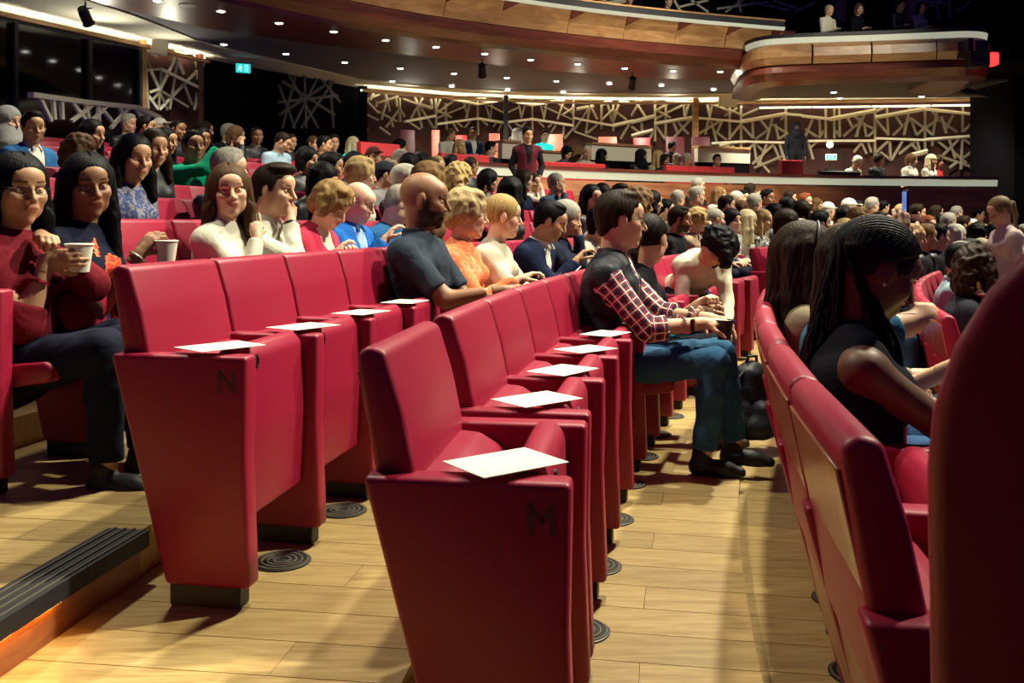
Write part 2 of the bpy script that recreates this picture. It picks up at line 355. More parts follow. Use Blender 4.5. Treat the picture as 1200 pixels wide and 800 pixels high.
# ------------------------------------------------------------------ plan curves
def circ3(p1, p2, p3):
    ax, ay = p1; bx, by = p2; cx, cy = p3; d = 2*(ax*(by-cy)+bx*(cy-ay)+cx*(ay-by))
    ux = ((ax*ax+ay*ay)*(by-cy)+(bx*bx+by*by)*(cy-ay)+(cx*cx+cy*cy)*(ay-by))/d; uy = ((ax*ax+ay*ay)*(cx-bx)+(bx*bx+by*by)*(ax-cx)+(cx*cx+cy*cy)*(bx-ax))/d
    return ux, uy, math.hypot(ax-ux, ay-uy)
PC = circ3((-0.8, 17.3), (4.8, 21.0), (11.5, 22.8))
def par_path(extra=0.0, a0=None, a1=None, k=60):
    """points of the tier front, left to right, 'extra' metres behind it"""
    al = math.atan2(15.45-PC[1], -2.5-PC[0]) if a0 is None else a0; ar = math.atan2(22.8-PC[1], 11.75-PC[0]) if a1 is None else a1
    return [(PC[0]+(PC[2]+extra)*math.cos(al+(ar-al)*i/k), PC[1]+(PC[2]+extra)*math.sin(al+(ar-al)*i/k)) for i in range(k+1)]
WALL = [(-9.9, 11.8), (-8.3, 15.3), (-7.1, 17.9), (-6.4, 19.7), (-3.85, 23.9), (-1.6, 25.4), (0.6, 26.1), (3.0, 26.4), (6.0, 26.4), (9.5, 26.1), (13.0, 25.7)]
def hit(path, px):
    t = (px-CX)/F
    for (x0, y0), (x1, y1) in zip(path, path[1:]):
        f0, f1 = x0-t*y0, x1-t*y1
        if f0*f1 <= 0 and abs(f0-f1) > 1e-9:
            u = f0/(f0-f1); return (x0+(x1-x0)*u, y0+(y1-y0)*u)
    return None
def at_wall(px, py, path=WALL):
    p = hit(path, px); return (p[0], p[1], CZ+(HY-py)*p[1]/F)
def at_z(px, py, z):
    Z = (z-CZ)*F/(HY-py); return ((px-CX)/F*Z, Z, z)
def sweep(name, path, prof, mat, parent=None, closed=True, caps=True, origin=(0, 0, 0), smooth=False):
    """profile [(d, z)] carried along a plan path; d is measured to the right of travel (towards the audience when travelling right)"""
    vs = []; fs = []; m = len(prof); k = len(path)
    for i, (x, y) in enumerate(path):
        a = path[max(i-1, 0)]; b = path[min(i+1, k-1)]; tx, ty = b[0]-a[0], b[1]-a[1]; L = math.hypot(tx, ty); nx, ny = ty/L, -tx/L
        vs += [(x+nx*d-origin[0], y+ny*d-origin[1], z-origin[2]) for d, z in prof]
    for i in range(k-1):
        for j in range(m if closed else m-1):
            q = (j+1) % m; fs.append((i*m+j, i*m+q, (i+1)*m+q, (i+1)*m+j))
    if closed and caps: fs += [tuple(range(m))[::-1], tuple((k-1)*m+j for j in range(m))]
    o = mesh_obj(name, vs, fs, mat, parent, smooth); o.location = origin if parent is None else (0, 0, 0)
    bm = bmesh.new(); bm.from_mesh(o.data); bmesh.ops.recalc_face_normals(bm, faces=bm.faces); bm.to_mesh(o.data); bm.free()
    return o
def resample(path, step):
    out = [path[0]]; acc = 0
    for a, b in zip(path, path[1:]):
        L = math.hypot(b[0]-a[0], b[1]-a[1]); n = max(1, round(L/step))
        for i in range(1, n+1): out.append((a[0]+(b[0]-a[0])*i/n, a[1]+(b[1]-a[1])*i/n))
    return out
def smooth_path(p, it=2):
    for _ in range(it):
        q = [p[0]]
        for a, b in zip(p, p[1:]): q += [(a[0]*.75+b[0]*.25, a[1]*.75+b[1]*.25), (a[0]*.25+b[0]*.75, a[1]*.25+b[1]*.75)]
        q.append(p[-1]); p = q
    return p

# ------------------------------------------------------------------ tier behind the stalls: wooden front, glowing cream band, cap
pp = par_path()
wt = struct(sweep('wall_tier', pp, [(0.0, 0.2), (0.10, 0.6), (0.22, 1.3), (0.20, 1.75), (0.10, 2.05), (-0.12, 2.05), (-0.12, 0.2)], M['goldwood'], smooth=False), 'curved polished wooden front of the raised tier')
wt.data.materials[0] = M['tierwood'] = wood('tier_wood', (0.17, 0.055, 0.025), (0.34, 0.13, 0.055), 0.35, (0.4, 0.4, 4), 0.3, 2.5)
for i in range(0, 60, 4):
    seg = par_path()[i:i+5]
    sweep('cream_panel_lit', [(a, b) for a, b in seg], [(0.085, 2.085), (0.11, 2.235), (0.05, 2.235), (0.03, 2.085)], M['band'], wt)
sweep('cap_rail', pp, [(0.17, 2.25), (0.17, 2.31), (-0.13, 2.31), (-0.13, 2.25)], M['redwood'], wt)
# tier floor in two steps up to the back wall
def strip(name, cols, fa, fb, z, drop, mat):
    vs = []; fs = []
    for px in cols:
        a, b = fa(px), fb(px)
        vs += [(a[0], a[1], z-drop), (a[0], a[1], z), (b[0], b[1], z), (b[0], b[1], z-drop)]
    for i in range(len(cols)-1):
        for k in range(4): fs.append((4*i+k, 4*i+(k+1) % 4, 4*i+4+(k+1) % 4, 4*i+4+k))
    fs += [(3, 2, 1, 0), tuple(4*(len(cols)-1)+k for k in range(4))]
    return struct(mesh_obj(name, vs, fs, mat))
pbig = par_path(0, math.atan2(10-PC[1], -6.5-PC[0]), math.atan2(22.8-PC[1], 12.3-PC[0]), 80)
lerp = lambda a, b, t: (a[0]+(b[0]-a[0])*t, a[1]+(b[1]-a[1])*t)
cols = list(range(430, 1160, 15))
strip('floor_tier', cols, lambda p: lerp(hit(pbig, p), hit(WALL, p), 0.03), lambda p: lerp(hit(pbig, p), hit(WALL, p), 0.5), 1.52, 0.5, M['floorfar'])
strip('floor_tier_upper', cols, lambda p: lerp(hit(pbig, p), hit(WALL, p), 0.5), lambda p: lerp(hit(pbig, p), hit(WALL, p), 0.985), 2.10, 1.0, M['floorfar'])

# ------------------------------------------------------------------ back wall with its lattice of beams
ZC = 4.70
wpath = [(x*1.016, y*1.016) for x, y in WALL]
wb = struct(sweep('wall_back', wpath[4:], [(0, 1.0), (0, ZC+0.02), (-0.2, ZC+0.02), (-0.2, 1.0)], M['panelwood']), 'burgundy back wall behind a lattice of bronze beams')
wl = struct(sweep('wall_left', wpath[:5], [(0, 0.2), (0, ZC+0.02), (-0.2, ZC+0.02), (-0.2, 0.2)], M['blackmat']), 'black side wall with glass and a doorway')
LAT = []
def lat(ox, oy, sc, segs): LAT.extend([(ox+a/sc, oy+b/sc, ox+c/sc, oy+d/sc) for a, b, c, d in segs])
lat(420, 90, 6.667, [(25,140,155,285),(30,275,155,335),(155,265,300,345),(120,120,90,180),(150,190,135,230),(30,340,70,420),(250,335,270,390),(165,390,245,450),(210,125,245,265),(320,245,360,310),(35,170,30,420),(70,170,165,130),(160,200,310,150),(180,330,215,190),(215,390,320,250),(290,160,300,230),(320,160,325,350),
 (350,165,480,215),(480,215,575,245),(360,350,600,305),(410,320,500,160),(460,225,495,400),(480,230,590,400),(440,150,470,225),(390,350,480,410),(603,160,606,400),(565,165,580,240),(610,370,930,325),(930,325,1140,360),(690,165,930,215),(930,215,1140,180),(610,320,840,225),(680,200,690,410),(610,255,725,315),(640,165,610,240),(600,285,740,185),(870,215,840,320),(820,180,850,310),(930,180,935,450),(740,360,775,425),(770,355,815,390),(870,345,830,390),(970,345,1010,375),(990,215,1030,330),(1045,200,1030,320),(1010,215,1140,280),(1090,345,1055,385),(1115,370,1090,420),(1140,165,1140,510),(880,175,990,175)])
lat(580, 90, 6.667, [(90,165,90,510),(0,350,75,360),(90,180,290,220),(290,220,540,180),(90,355,290,330),(290,330,610,380),(95,275,190,230),(185,190,205,310),(235,220,205,320),(290,170,295,440),(350,180,385,330),(405,190,385,320),(380,225,610,330),(540,190,490,330),(535,290,610,240),(480,190,610,280),(100,360,160,450),(160,360,215,390),(245,345,205,385),(335,340,385,390),(445,365,415,390),(475,375,440,430),(540,370,535,470),(610,400,545,480),(90,500,190,410),(615,160,615,420),
 (615,320,835,365),(835,365,930,380),(930,380,1080,345),(640,250,730,235),(750,220,620,410),(745,220,800,330),(740,235,710,440),(735,170,770,230),(840,330,920,255),(925,190,925,420),(880,210,915,340),(970,195,930,330),(930,255,1030,335),(832,190,832,400),(840,210,910,190),(970,190,1070,205),(1050,360,980,480),(620,425,800,485),(720,440,800,370)])
lat(740, 90, 6, [(0,320,160,275),(160,330,435,285),(165,150,165,450),(170,290,390,180),(170,240,280,170),(185,235,275,285),(240,170,240,420),(410,140,375,290),(370,190,375,270),(300,420,420,290),(295,320,330,400),(330,320,400,400),(170,340,240,440),(240,140,435,180),(0,415,150,375),(0,270,45,190),(40,190,105,290),(30,140,45,200),(70,140,45,200),(0,345,75,410),(70,320,75,400),(130,430,160,370),
 (470,290,770,315),(770,315,1080,260),(1080,260,1200,270),(480,180,620,150),(530,180,550,280),(570,170,545,290),(550,180,690,240),(690,230,790,270),(655,270,745,215),(690,215,690,440),(560,310,600,460),(540,300,520,400),(470,400,620,310),(635,310,600,390),(590,380,670,440),(680,440,770,330),(770,200,770,510),(780,270,890,220),(780,345,855,430),(850,310,855,430),(870,435,960,370),(910,305,970,380),(990,290,950,440),(985,330,1090,390),(1010,330,1035,440),(1040,430,1100,390),(1085,210,1085,430),(1080,270,1050,300),(560,470,810,455),(810,455,1095,462),(620,490,690,470),(700,475,740,510),(760,460,775,520),(800,520,870,465),(860,470,880,600),(870,465,925,520),(950,470,890,620),(1000,470,850,610),(1000,480,1060,620),(1040,470,1080,600),(860,640,1085,545),(900,590,970,670)])
lat(940, 90, 5.4545, [(0,250,180,270),(180,270,465,215),(465,260,780,205),(780,205,1105,240),(35,410,465,408),(465,392,780,402),(780,402,1105,378),(465,190,465,520),(785,180,785,460),(150,200,150,390),(205,200,205,390),(110,260,115,380),(65,270,20,380),(20,330,95,380),(140,340,105,385),(235,200,240,380),(215,340,245,380),(265,375,350,300),(290,260,320,320),(320,240,360,270),(400,230,340,380),(370,260,350,380),(395,290,410,380),(375,290,460,330),(460,345,420,380),(470,270,550,365),(540,190,550,370),(535,190,470,220),(600,250,640,310),(580,370,690,265),(690,190,650,370),(690,260,780,325),(700,270,730,370),(730,370,785,325),(785,325,870,270),(860,220,835,370),(790,330,835,370),(830,220,870,260),(880,270,990,350),(890,250,920,360),(965,240,920,330),(1025,170,1025,350),(1030,350,1090,290),
 (40,420,70,525),(95,410,40,460),(330,480,380,420),(380,420,410,490),(420,415,440,480),(470,480,550,410),(560,410,565,520),(500,480,570,530),(640,410,570,530),(620,490,720,410),(690,415,740,470),(735,410,750,470),(835,400,830,440),(870,410,930,460),(900,500,1000,400),(940,400,980,520),(970,480,1050,550),(1025,400,1015,590),(1080,480,1010,530),(870,500,1105,580),(940,580,990,545),(1030,395,1080,430),(700,500,800,475)])
for i, (a, b, c, d) in enumerate(LAT):
    flat = abs(d-b) < 0.32*abs(c-a)
    p, q = Vector(at_wall(a, b)), Vector(at_wall(c, d)); off = 0.0 if flat else (0.06+0.05*(i % 3))
    p, q = p*(1+off*0.04), q*(1+off*0.04); p.z = at_wall(a, b)[2]; q.z = at_wall(c, d)[2]
    p.z, q.z = min(p.z, ZC-0.02), min(q.z, ZC-0.02)
    nrm = Vector((-p.x*0.4, -1, 0)).normalized()
    bar('beam', p, q, 0.060 if flat else 0.042, 0.14 if flat else 0.06, M['beamlit'] if flat else M['lattice'], wb, nrm)
def post(px, wd, mat, nm='post', y0=112, y1=205, parent=wb):
    a, b = at_wall(px, y0), at_wall(px, y1); a = (a[0]*.99, a[1]*.99, min(a[2], ZC)); return bar(nm, a, (a[0], a[1], b[2]), wd, 0.16, mat, parent)
post(815, 0.15, M['goldwood'], y1=165); post(593, 0.12, M['black']);  # the black bar stands for a dark gap between bays
# left lattice screen beside the glass
LS = [(65,200,130,400),(130,420,215,610),(75,230,110,790),(65,190,180,290),(85,425,235,410),(235,420,590,590),(235,410,205,780),(420,200,225,590),(345,190,375,260),(380,310,440,455),(380,330,310,790),(300,290,590,245),(530,250,570,400),(555,420,575,510),(440,545,520,750),(590,400,210,790),(235,620,480,765),(110,665,200,790),(220,640,290,790),(115,630,210,600),(590,250,590,790),(640,260,540,790),(150,700,230,600)]
for i, (a, b, c, d) in enumerate(LS):
    p, q = Vector(at_wall(160+a/8, 30+b/8)), Vector(at_wall(160+c/8, 30+d/8)); k = 1-0.003*(i % 3); bar('beam', (p.x*k, p.y*k, p.z), (q.x*k, q.y*k, q.z), 0.055 if i % 2 else 0.045, 0.06, M['beamlit'] if i % 2 else M['lattice'], wl, (0.6, -0.8, 0))
for px, wd, mt in ((167, 0.10, 'goldwood'), (234, 0.10, 'redwood'), (425, 0.16, 'blackmat')):
    a, b = at_wall(px, 30), at_wall(px, 230); bar('post', (a[0]*.995, a[1]*.995, 0.4), (a[0]*.995, a[1]*.995, ZC), wd, 0.2, M[mt], wl, (0.6, -0.8, 0))
a, b = hit(WALL, 169), hit(WALL, 233); sweep('screen_panel', [(a[0]*1.01, a[1]*1.01), (b[0]*1.01, b[1]*1.01)], [(0, 0.4), (0, ZC), (-0.05, ZC), (-0.05, 0.4)], M['panelwood'], wl)
# dark lattice beyond the doorway
for a, b, c, d in [(326,100,345,150),(345,90,330,150),(330,95,392,135),(338,88,372,150),(372,90,342,150),(392,92,352,150),(325,120,395,112),(385,90,390,150),(356,88,358,150),(326,135,380,100),(372,88,398,120)]:
    p, q = at_wall(a, b), at_wall(c, d); bar('beam', p, q, 0.07, 0.06, M['lattice_dk'], wl, (0.85, -0.5, 0))
# black glass panes of the control room
gp = [hit(WALL, px) for px in (-260, -150, -60, 18, 105, 164)]
for i, (a, b) in enumerate(zip(gp, gp[1:])):
    p = sweep('glass_pane', [(a[0]*.99, a[1]*.99), (lerp(a, b, 0.97)[0]*.99, lerp(a, b, 0.97)[1]*.99)], [(0, 1.0), (0, 4.45), (-0.03, 4.45), (-0.03, 1.0)], M['glass'], wl)
    bar('mullion', (b[0]*.985, b[1]*.985, 1.0), (b[0]*.985, b[1]*.985, 4.45), 0.06, 0.08, M['black'], wl, (0.85, -0.5, 0))
# balustrade of beams below the glass
bl = [(36,111),(102,120),(160,126),(186,138)]
br = empty('beam_balustrade', at_z(100, 240, 0.9)); br.location.z = 0.9
bp_ = [(-6.9, 11.2), (-6.35, 14.0), (-5.9, 16.5), (-5.2, 17.6)]
def atb(px, py): p = hit([(-8.4, 9.0)]+bp_+[(-4.3, 19.5)], px); return Vector((p[0], p[1], CZ+(HY-py)*p[1]/F))-br.location
for (a, b), (c, d) in zip(bl, bl[1:]): bar('handrail', atb(a, b), atb(c, d), 0.07, 0.10, M['beamlit'], br, (1, -0.3, 0))
for a, b, c, d in [(62,116,64,140),(72,115,73,140),(83,118,100,140),(100,120,104,140),(115,123,116,146),(118,126,132,143),(108,123,84,142),(46,113,60,142),(125,124,100,150),(140,125,150,150),(158,127,176,150),(150,127,130,150),(184,138,183,160),(186,138,205,160)]:
    bar('strut', atb(a, b), atb(c, d), 0.05, 0.05, M['beamlit'], br, (1, -0.3, 0))
tag(br, 'balustrade of crossed bronze beams below the black glass at left', 'balustrade')

# ------------------------------------------------------------------ underside of the balcony with cove light
lip = smooth_path([(-8.6, 5.0), (-7.6, 9.0), (-6.0, 12.2), (-4.06, 14.9), (-2.2, 16.95), (0.68, 18.8), (3.0, 19.9), (5.3, 20.75), (5.75, 20.9)], 2)
junc = [(-9.4, 9.5), (-6.7, 14.8), (-5.5, 16.9), (-3.7, 18.5), (0.78, 21.5), (3.2, 22.6), (5.9, 23.2), (6.6, 23.4)]
def slab(name, pa, pb, z, th, mat):
    n = 40
    def rs(p):
        d = [0]
        for a, b in zip(p, p[1:]): d.append(d[-1]+math.hypot(b[0]-a[0], b[1]-a[1]))
        out = []
        for i in range(n+1):
            s = d[-1]*i/n; j = max(0, min(len(d)-2, next((q for q in range(len(d)-1) if d[q+1] >= s), len(d)-2))); u = (s-d[j])/(d[j+1]-d[j]+1e-9); out.append(lerp(p[j], p[j+1], u))
        return out
    A, B = rs(pa), rs(pb); vs = []; fs = []
    for a, b in zip(A, B): vs += [(a[0], a[1], z), (b[0], b[1], z), (b[0], b[1], z+th), (a[0], a[1], z+th)]
    for i in range(n):
        for k in range(4): fs.append((4*i+k, 4*i+(k+1) % 4, 4*i+4+(k+1) % 4, 4*i+4+k))
    fs += [(3, 2, 1, 0), tuple(4*n+k for k in range(4))]
    return mesh_obj(name, vs, fs, mat)
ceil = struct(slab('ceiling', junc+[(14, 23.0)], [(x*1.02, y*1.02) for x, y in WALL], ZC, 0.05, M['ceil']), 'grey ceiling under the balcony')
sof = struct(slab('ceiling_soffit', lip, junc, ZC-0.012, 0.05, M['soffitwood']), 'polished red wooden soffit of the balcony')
# pale strip painting the cove wash on the ceiling, and its lamps
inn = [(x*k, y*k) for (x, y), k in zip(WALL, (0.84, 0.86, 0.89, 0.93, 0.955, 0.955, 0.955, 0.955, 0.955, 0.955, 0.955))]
cv = slab('cove_wash_strip', inn, [(x*1.012, y*1.012) for x, y in WALL], ZC-0.03, 0.028, M['ceil_lit']); cv.parent = ceil
pth = resample([(x*0.992, y*0.992) for x, y in WALL], 1.2)
for i in range(len(pth)-1):
    mid = hit(WALL, 425); 
    px = CX+F*(pth[i][0]+pth[i+1][0])/(pth[i][1]+pth[i+1][1])
    if 255 < px < 425: continue
    sweep('cove_lamp', [pth[i], lerp(pth[i], pth[i+1], 0.97)], [(0.0, ZC-0.17), (0.05, ZC-0.16), (0.05, ZC-0.15), (0.0, ZC-0.15)], M['cove'], ceil)
    sweep('cove_shelf', [pth[i], pth[i+1]], [(-0.05, ZC-0.19), (0.09, ZC-0.19), (0.09, ZC-0.13), (0.075, ZC-0.13), (0.075, ZC-0.175), (-0.05, ZC-0.175)], M['goldwood'], ceil)

# ------------------------------------------------------------------ balcony front: dark belly, light apron panels, rail
bal = empty('balcony_front', (lip[-1][0], lip[-1][1], ZC)); struct(bal, 'curved polished wooden balcony front over the stalls'); bal.location = (0, 0, 0)
sweep('belly', lip, [(-0.3, ZC-0.02), (0.02, 4.56), (0.20, 4.60), (0.30, 4.74), (0.34, 4.93), (0.15, 4.95), (-0.3, 4.9)], M['redwood'], bal, smooth=False)
rp = resample(lip, 0.5); acc = 0; segs = [[rp[0]]]
for a, b in zip(rp, rp[1:]):
    segs[-1].append(b); acc += math.hypot(a[0]-b[0], a[1]-b[1])
    if acc > 1.05: segs.append([b]); acc = 0
for sg in segs:
    if len(sg) < 2: continue
    s2 = sg[:-1]+[lerp(sg[-2], sg[-1], 0.97)]
    pn = sweep('apron_panel', s2, [(0.335, 4.945), (0.40, 5.15), (0.52, 5.37), (0.42, 5.37), (0.30, 5.15), (0.24, 4.945)], M['goldwood'], bal)
    e = sg[-1]; a = sg[-2]; L = math.hypot(e[0]-a[0], e[1]-a[1]); tx, ty = (e[0]-a[0])/L, (e[1]-a[1])/L
    pt = lambda s, d, z: (e[0]+tx*s+ty*d, e[1]+ty*s-tx*d, z)
    mesh_obj('notch', [pt(-.02, .535, 5.37), pt(.32, .535, 5.37), pt(0, .445, 5.2), pt(-.02, .50, 5.37), pt(.32, .50, 5.37), pt(0, .41, 5.2)], [(0, 1, 2), (5, 4, 3), (0, 3, 4, 1), (1, 4, 5, 2), (2, 5, 3, 0)], M['redwood'], pn)
sweep('white_edge_lit', lip, [(0.53, 5.375), (0.57, 5.44), (0.40, 5.44), (0.40, 5.375)], M['band'], bal)  # white edge, no lamp; glows only to look lit
sweep('rail', lip, [(0.55, 5.445), (0.55, 5.56), (0.38, 5.56), (0.38, 5.445)], M['black'], bal)
sweep('rail_cap', lip, [(0.56, 5.565), (0.56, 5.60), (0.36, 5.60), (0.36, 5.565)], M['goldwood'], bal)
# side box beyond the end of the balcony
bx_path = smooth_path([(5.35, 22.4), (5.05, 20.6), (5.15, 19.75), (5.6, 19.45), (7.2, 19.2), (8.5, 18.9), (9.15, 18.75), (9.6, 18.95), (9.8, 19.6), (10.0, 21.5)], 2)
bxf = empty('box_front', (0, 0, 0)); struct(bxf, 'rounded polished wooden front of the side box at upper right')
sweep('belly', bx_path, [(0.0, 4.46), (0.10, 4.30), (0.02, 4.14), (-0.30, 4.08), (-0.9, 4.22), (-0.9, 4.46)], M['redwood'], bxf)
rp = resample(bx_path, 0.25); acc = 0; segs = [[rp[0]]]
for a, b in zip(rp, rp[1:]):
    segs[-1].append(b); acc += math.hypot(a[0]-b[0], a[1]-b[1])
    if acc > 1.15: segs.append([b]); acc = 0
for sg in segs:
    if len(sg) < 2: continue
    s2 = sg[:-1]+[lerp(sg[-2], sg[-1], 0.9)]
    sweep('apron_panel', s2, [(0.05, 4.47), (0.13, 4.62), (0.10, 4.80), (0.02, 4.90), (-0.08, 4.90), (-0.08, 4.47)], M['goldwood'], bxf)
sweep('white_edge_lit', bx_path, [(0.03, 4.905), (0.05, 5.02), (-0.08, 5.02), (-0.08, 4.905)], M['band'], bxf)  # white edge of the box, given glow in place of light on it
sweep('rail', bx_path, [(0.06, 5.025), (0.06, 5.10), (-0.12, 5.10), (-0.12, 5.025)], M['black'], bxf)
inner = [(10.0-4.65*i/(len(bx_path)-1), 22.8) for i in range(len(bx_path))][::-1]
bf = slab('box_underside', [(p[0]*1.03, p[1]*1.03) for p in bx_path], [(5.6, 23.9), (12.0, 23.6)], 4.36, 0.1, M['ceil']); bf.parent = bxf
for i, (a, b) in enumerate(((890, 950), (952, 1020), (1022, 1090), (1092, 1142))):
    pa, pb = hit(WALL, a), hit(WALL, b); sweep('cove_lamp', [(pa[0]*.985, pa[1]*.985), (pb[0]*.985, pb[1]*.985)], [(0.0, 4.36), (0.05, 4.36), (0.05, 4.40), (0.0, 4.40)], M['coverope'], bxf)
# balcony floor and dark wall above
struct(slab('floor_balcony', [(x*1.01, y*1.01) for x, y in lip]+[(12, 20.5)], [(x*1.02, y*1.02) for x, y in WALL], ZC+0.06, 0.02, M['blackmat']))
wu = struct(sweep('wall_upper', [(x*1.02, y*1.02) for x, y in WALL], [(0, ZC+0.3), (0, 9.5), (-0.2, 9.5), (-0.2, ZC+0.3)], M['blackmat']), 'dark wall behind the balcony')
UP = [(790,0,800,18),(795,8,830,0),(810,0,830,14),(840,10,900,2),(850,14,870,0),(880,2,925,12),(930,14,955,2),(690,0,705,6),(720,4,740,0),(865,0,868,14),(905,0,935,10),(700,4,760,-4),(1005,2,1012,14),(1072,0,1110,4),(1085,8,1110,-4),(1095,-4,1100,22),(1112,0,1113,22),(1120,14,1145,-4)]
for a, b, c, d in UP: bar('beam', Vector(at_wall(a, b))*0.99, Vector(at_wall(c, d))*0.99, 0.06, 0.06, M['lattice'], wu)
for px in (984, 1068): a = at_wall(px, -5); b = at_wall(px, 25); bar('post', Vector(a)*.985, Vector((a[0], a[1], b[2]))*.985, 0.28, 0.2, M['goldwood'], wu)
# dark hall side at the right
struct(sweep('wall_right', [(12.15, 24.9), (12.25, 22.9), (26, 14.5)], [(0, -1), (0, 9), (-0.2, 9), (-0.2, -1)], M['blackmat']), 'unlit black wall at the stage side')

# ------------------------------------------------------------------ ceiling fittings
DL = [(259,13),(327,27),(391,37),(452,47),(511,55),(568,63),(622,70),(677,75),(732,80),(789,83),(844,84),(262,52),(335,63),(404,73),(390,87),(469,80),(460,95),(532,86),(529,101),(594,91),(595,105),(652,95),(660,108),(714,98),(775,100),(836,105),(185,1)]
lens = lathe_bm([(0, -0.012), (0.055, -0.012), (0.06, 0.0), (0, 0.0)], 16); lo_ = bm_obj('lens', lens, M['lamp'], None); LENS = lo_.data; bpy.data.objects.remove(lo_)
rg = lathe_bm([(0.058, -0.004), (0.085, -0.008), (0.09, 0.002), (0.058, 0.002)], 16); lo_ = bm_obj('trim_ring', rg, M['lampdim'], None); RING = lo_.data; bpy.data.objects.remove(lo_)
def downlight(px, py, z, label, group):
    p = at_z(px, py, z); t = empty('downlight', (p[0], p[1], z)); tag(t, label, 'lamp', group)
    for nm, me in (('lens', LENS), ('trim_ring', RING)): link(bpy.data.objects.new(nm, me), t)
fr_ = sorted([d for i, d in enumerate(DL) if i < 11 or i == 26]); bk_ = sorted([d for i, d in enumerate(DL) if not (i < 11 or i == 26)])
for i, (a, b) in enumerate(fr_): downlight(a, b, ZC-0.014, '%s glowing downlight from left in the red wooden soffit' % NUMW[i], 'downlights in the balcony soffit')
for i, (a, b) in enumerate(bk_): downlight(a, b, ZC-0.032 if b > 96 else ZC-0.002, '%s glowing downlight from left in the grey ceiling' % NUMW[i], 'downlights in the grey ceiling')
for i, (a, b) in enumerate(((977,108),(984,115),(1080,113),(1082,104))): downlight(a, b, 4.355, '%s small downlight from left under the side box' % NUMW[i], 'downlights under the side box')
t = tag(bm_obj('ceiling_speaker', lathe_bm([(0, -0.01), (0.13, -0.01), (0.15, 0.0), (0, 0.0)], 20), M['lampdim']), 'pale round ceiling speaker in the wooden soffit at upper left', 'speaker'); t.location = at_z(220, 6, ZC-0.013)
for j, (px, py) in enumerate(((100, 8), (565, 76), (741, 92))):
    t = empty('stage_spotlight', at_z(px, py-7, ZC-0.02)); tag(t, ['black spotlight hung at the upper left corner of the soffit', 'black spotlight below the balcony above the usher', 'black spotlight below the balcony above the tier seats'][j], 'spotlight', 'spotlights under the balcony')
    tube('bracket', [(0, 0, 0), (0, 0, -0.12)], 0.015, M['black'], t)
    bm = lathe_bm([(0, 0.15), (0.07, 0.15), (0.085, 0.05), (0.085, -0.12), (0.10, -0.15), (0.085, -0.15), (0.075, -0.12), (0, -0.12)], 16); bmesh.ops.rotate(bm, verts=bm.verts, cent=(0, 0, 0), matrix=Matrix.Rotation(0.9, 3, 'X')); bmesh.ops.translate(bm, verts=bm.verts, vec=(0, 0, -0.24)); bm_obj('lamp_body', bm, M['black'], t, True, 40)
    bm_obj('yoke', box_bm(-0.11, 0.11, -0.015, 0.015, -0.13, -0.11), M['black'], t)
t = empty('moving_head_light', at_wall(1158, 70, [(9.0, 18.3), (10.6, 18.3)])); tag(t, 'black stage light glowing red on the end of the side box', 'stage light')
bm_obj('housing', box_bm(-0.42, -0.02, -0.15, 0.15, -0.16, 0.16, 0.04), M['black'], t, True, 40); bm_obj('red_lens', box_bm(-0.02, 0.16, -0.13, 0.13, -0.12, 0.13, 0.04), M['redlens'], t, True, 40)
bm_obj('clamp', box_bm(-0.40, -0.30, -0.04, 0.45, 0.10, 0.42, 0.01), M['black'], t); bm_obj('yoke', box_bm(-0.34, -0.10, -0.20, -0.16, -0.1, 0.34, 0.01), M['black'], t)
# cream speakers on the wall
for (px, py, sc, lb) in ((187, 54, 0.9, 'tilted cream speaker at the top of the left lattice screen'), (853, 118, 1.0, 'flat cream speaker high on the lattice wall near the side box')):
    a = at_wall(px, py); t = empty('wall_speaker', (a[0]*0.975, a[1]*0.975, CZ+(a[2]-CZ)*0.975)); tag(t, lb, 'speaker')
    bx = bm_obj('cabinet', box_bm(-0.24*sc, 0.24*sc, -0.06, 0.12, -0.15*sc, 0.15*sc, 0.015), M['creambox'], t, True, 40); bm_obj('grille', box_bm(-0.22*sc, 0.22*sc, -0.075, -0.058, -0.13*sc, 0.13*sc, 0.005, 1), M['cream'], t)
    bm_obj('bracket', box_bm(-0.03, 0.03, 0.1, 0.32, -0.03, 0.03), M['black'], t)
    if px < 300: t.rotation_euler = (0.25, 0.12, 0.45); t.scale = (0.72, 1, 1.25)
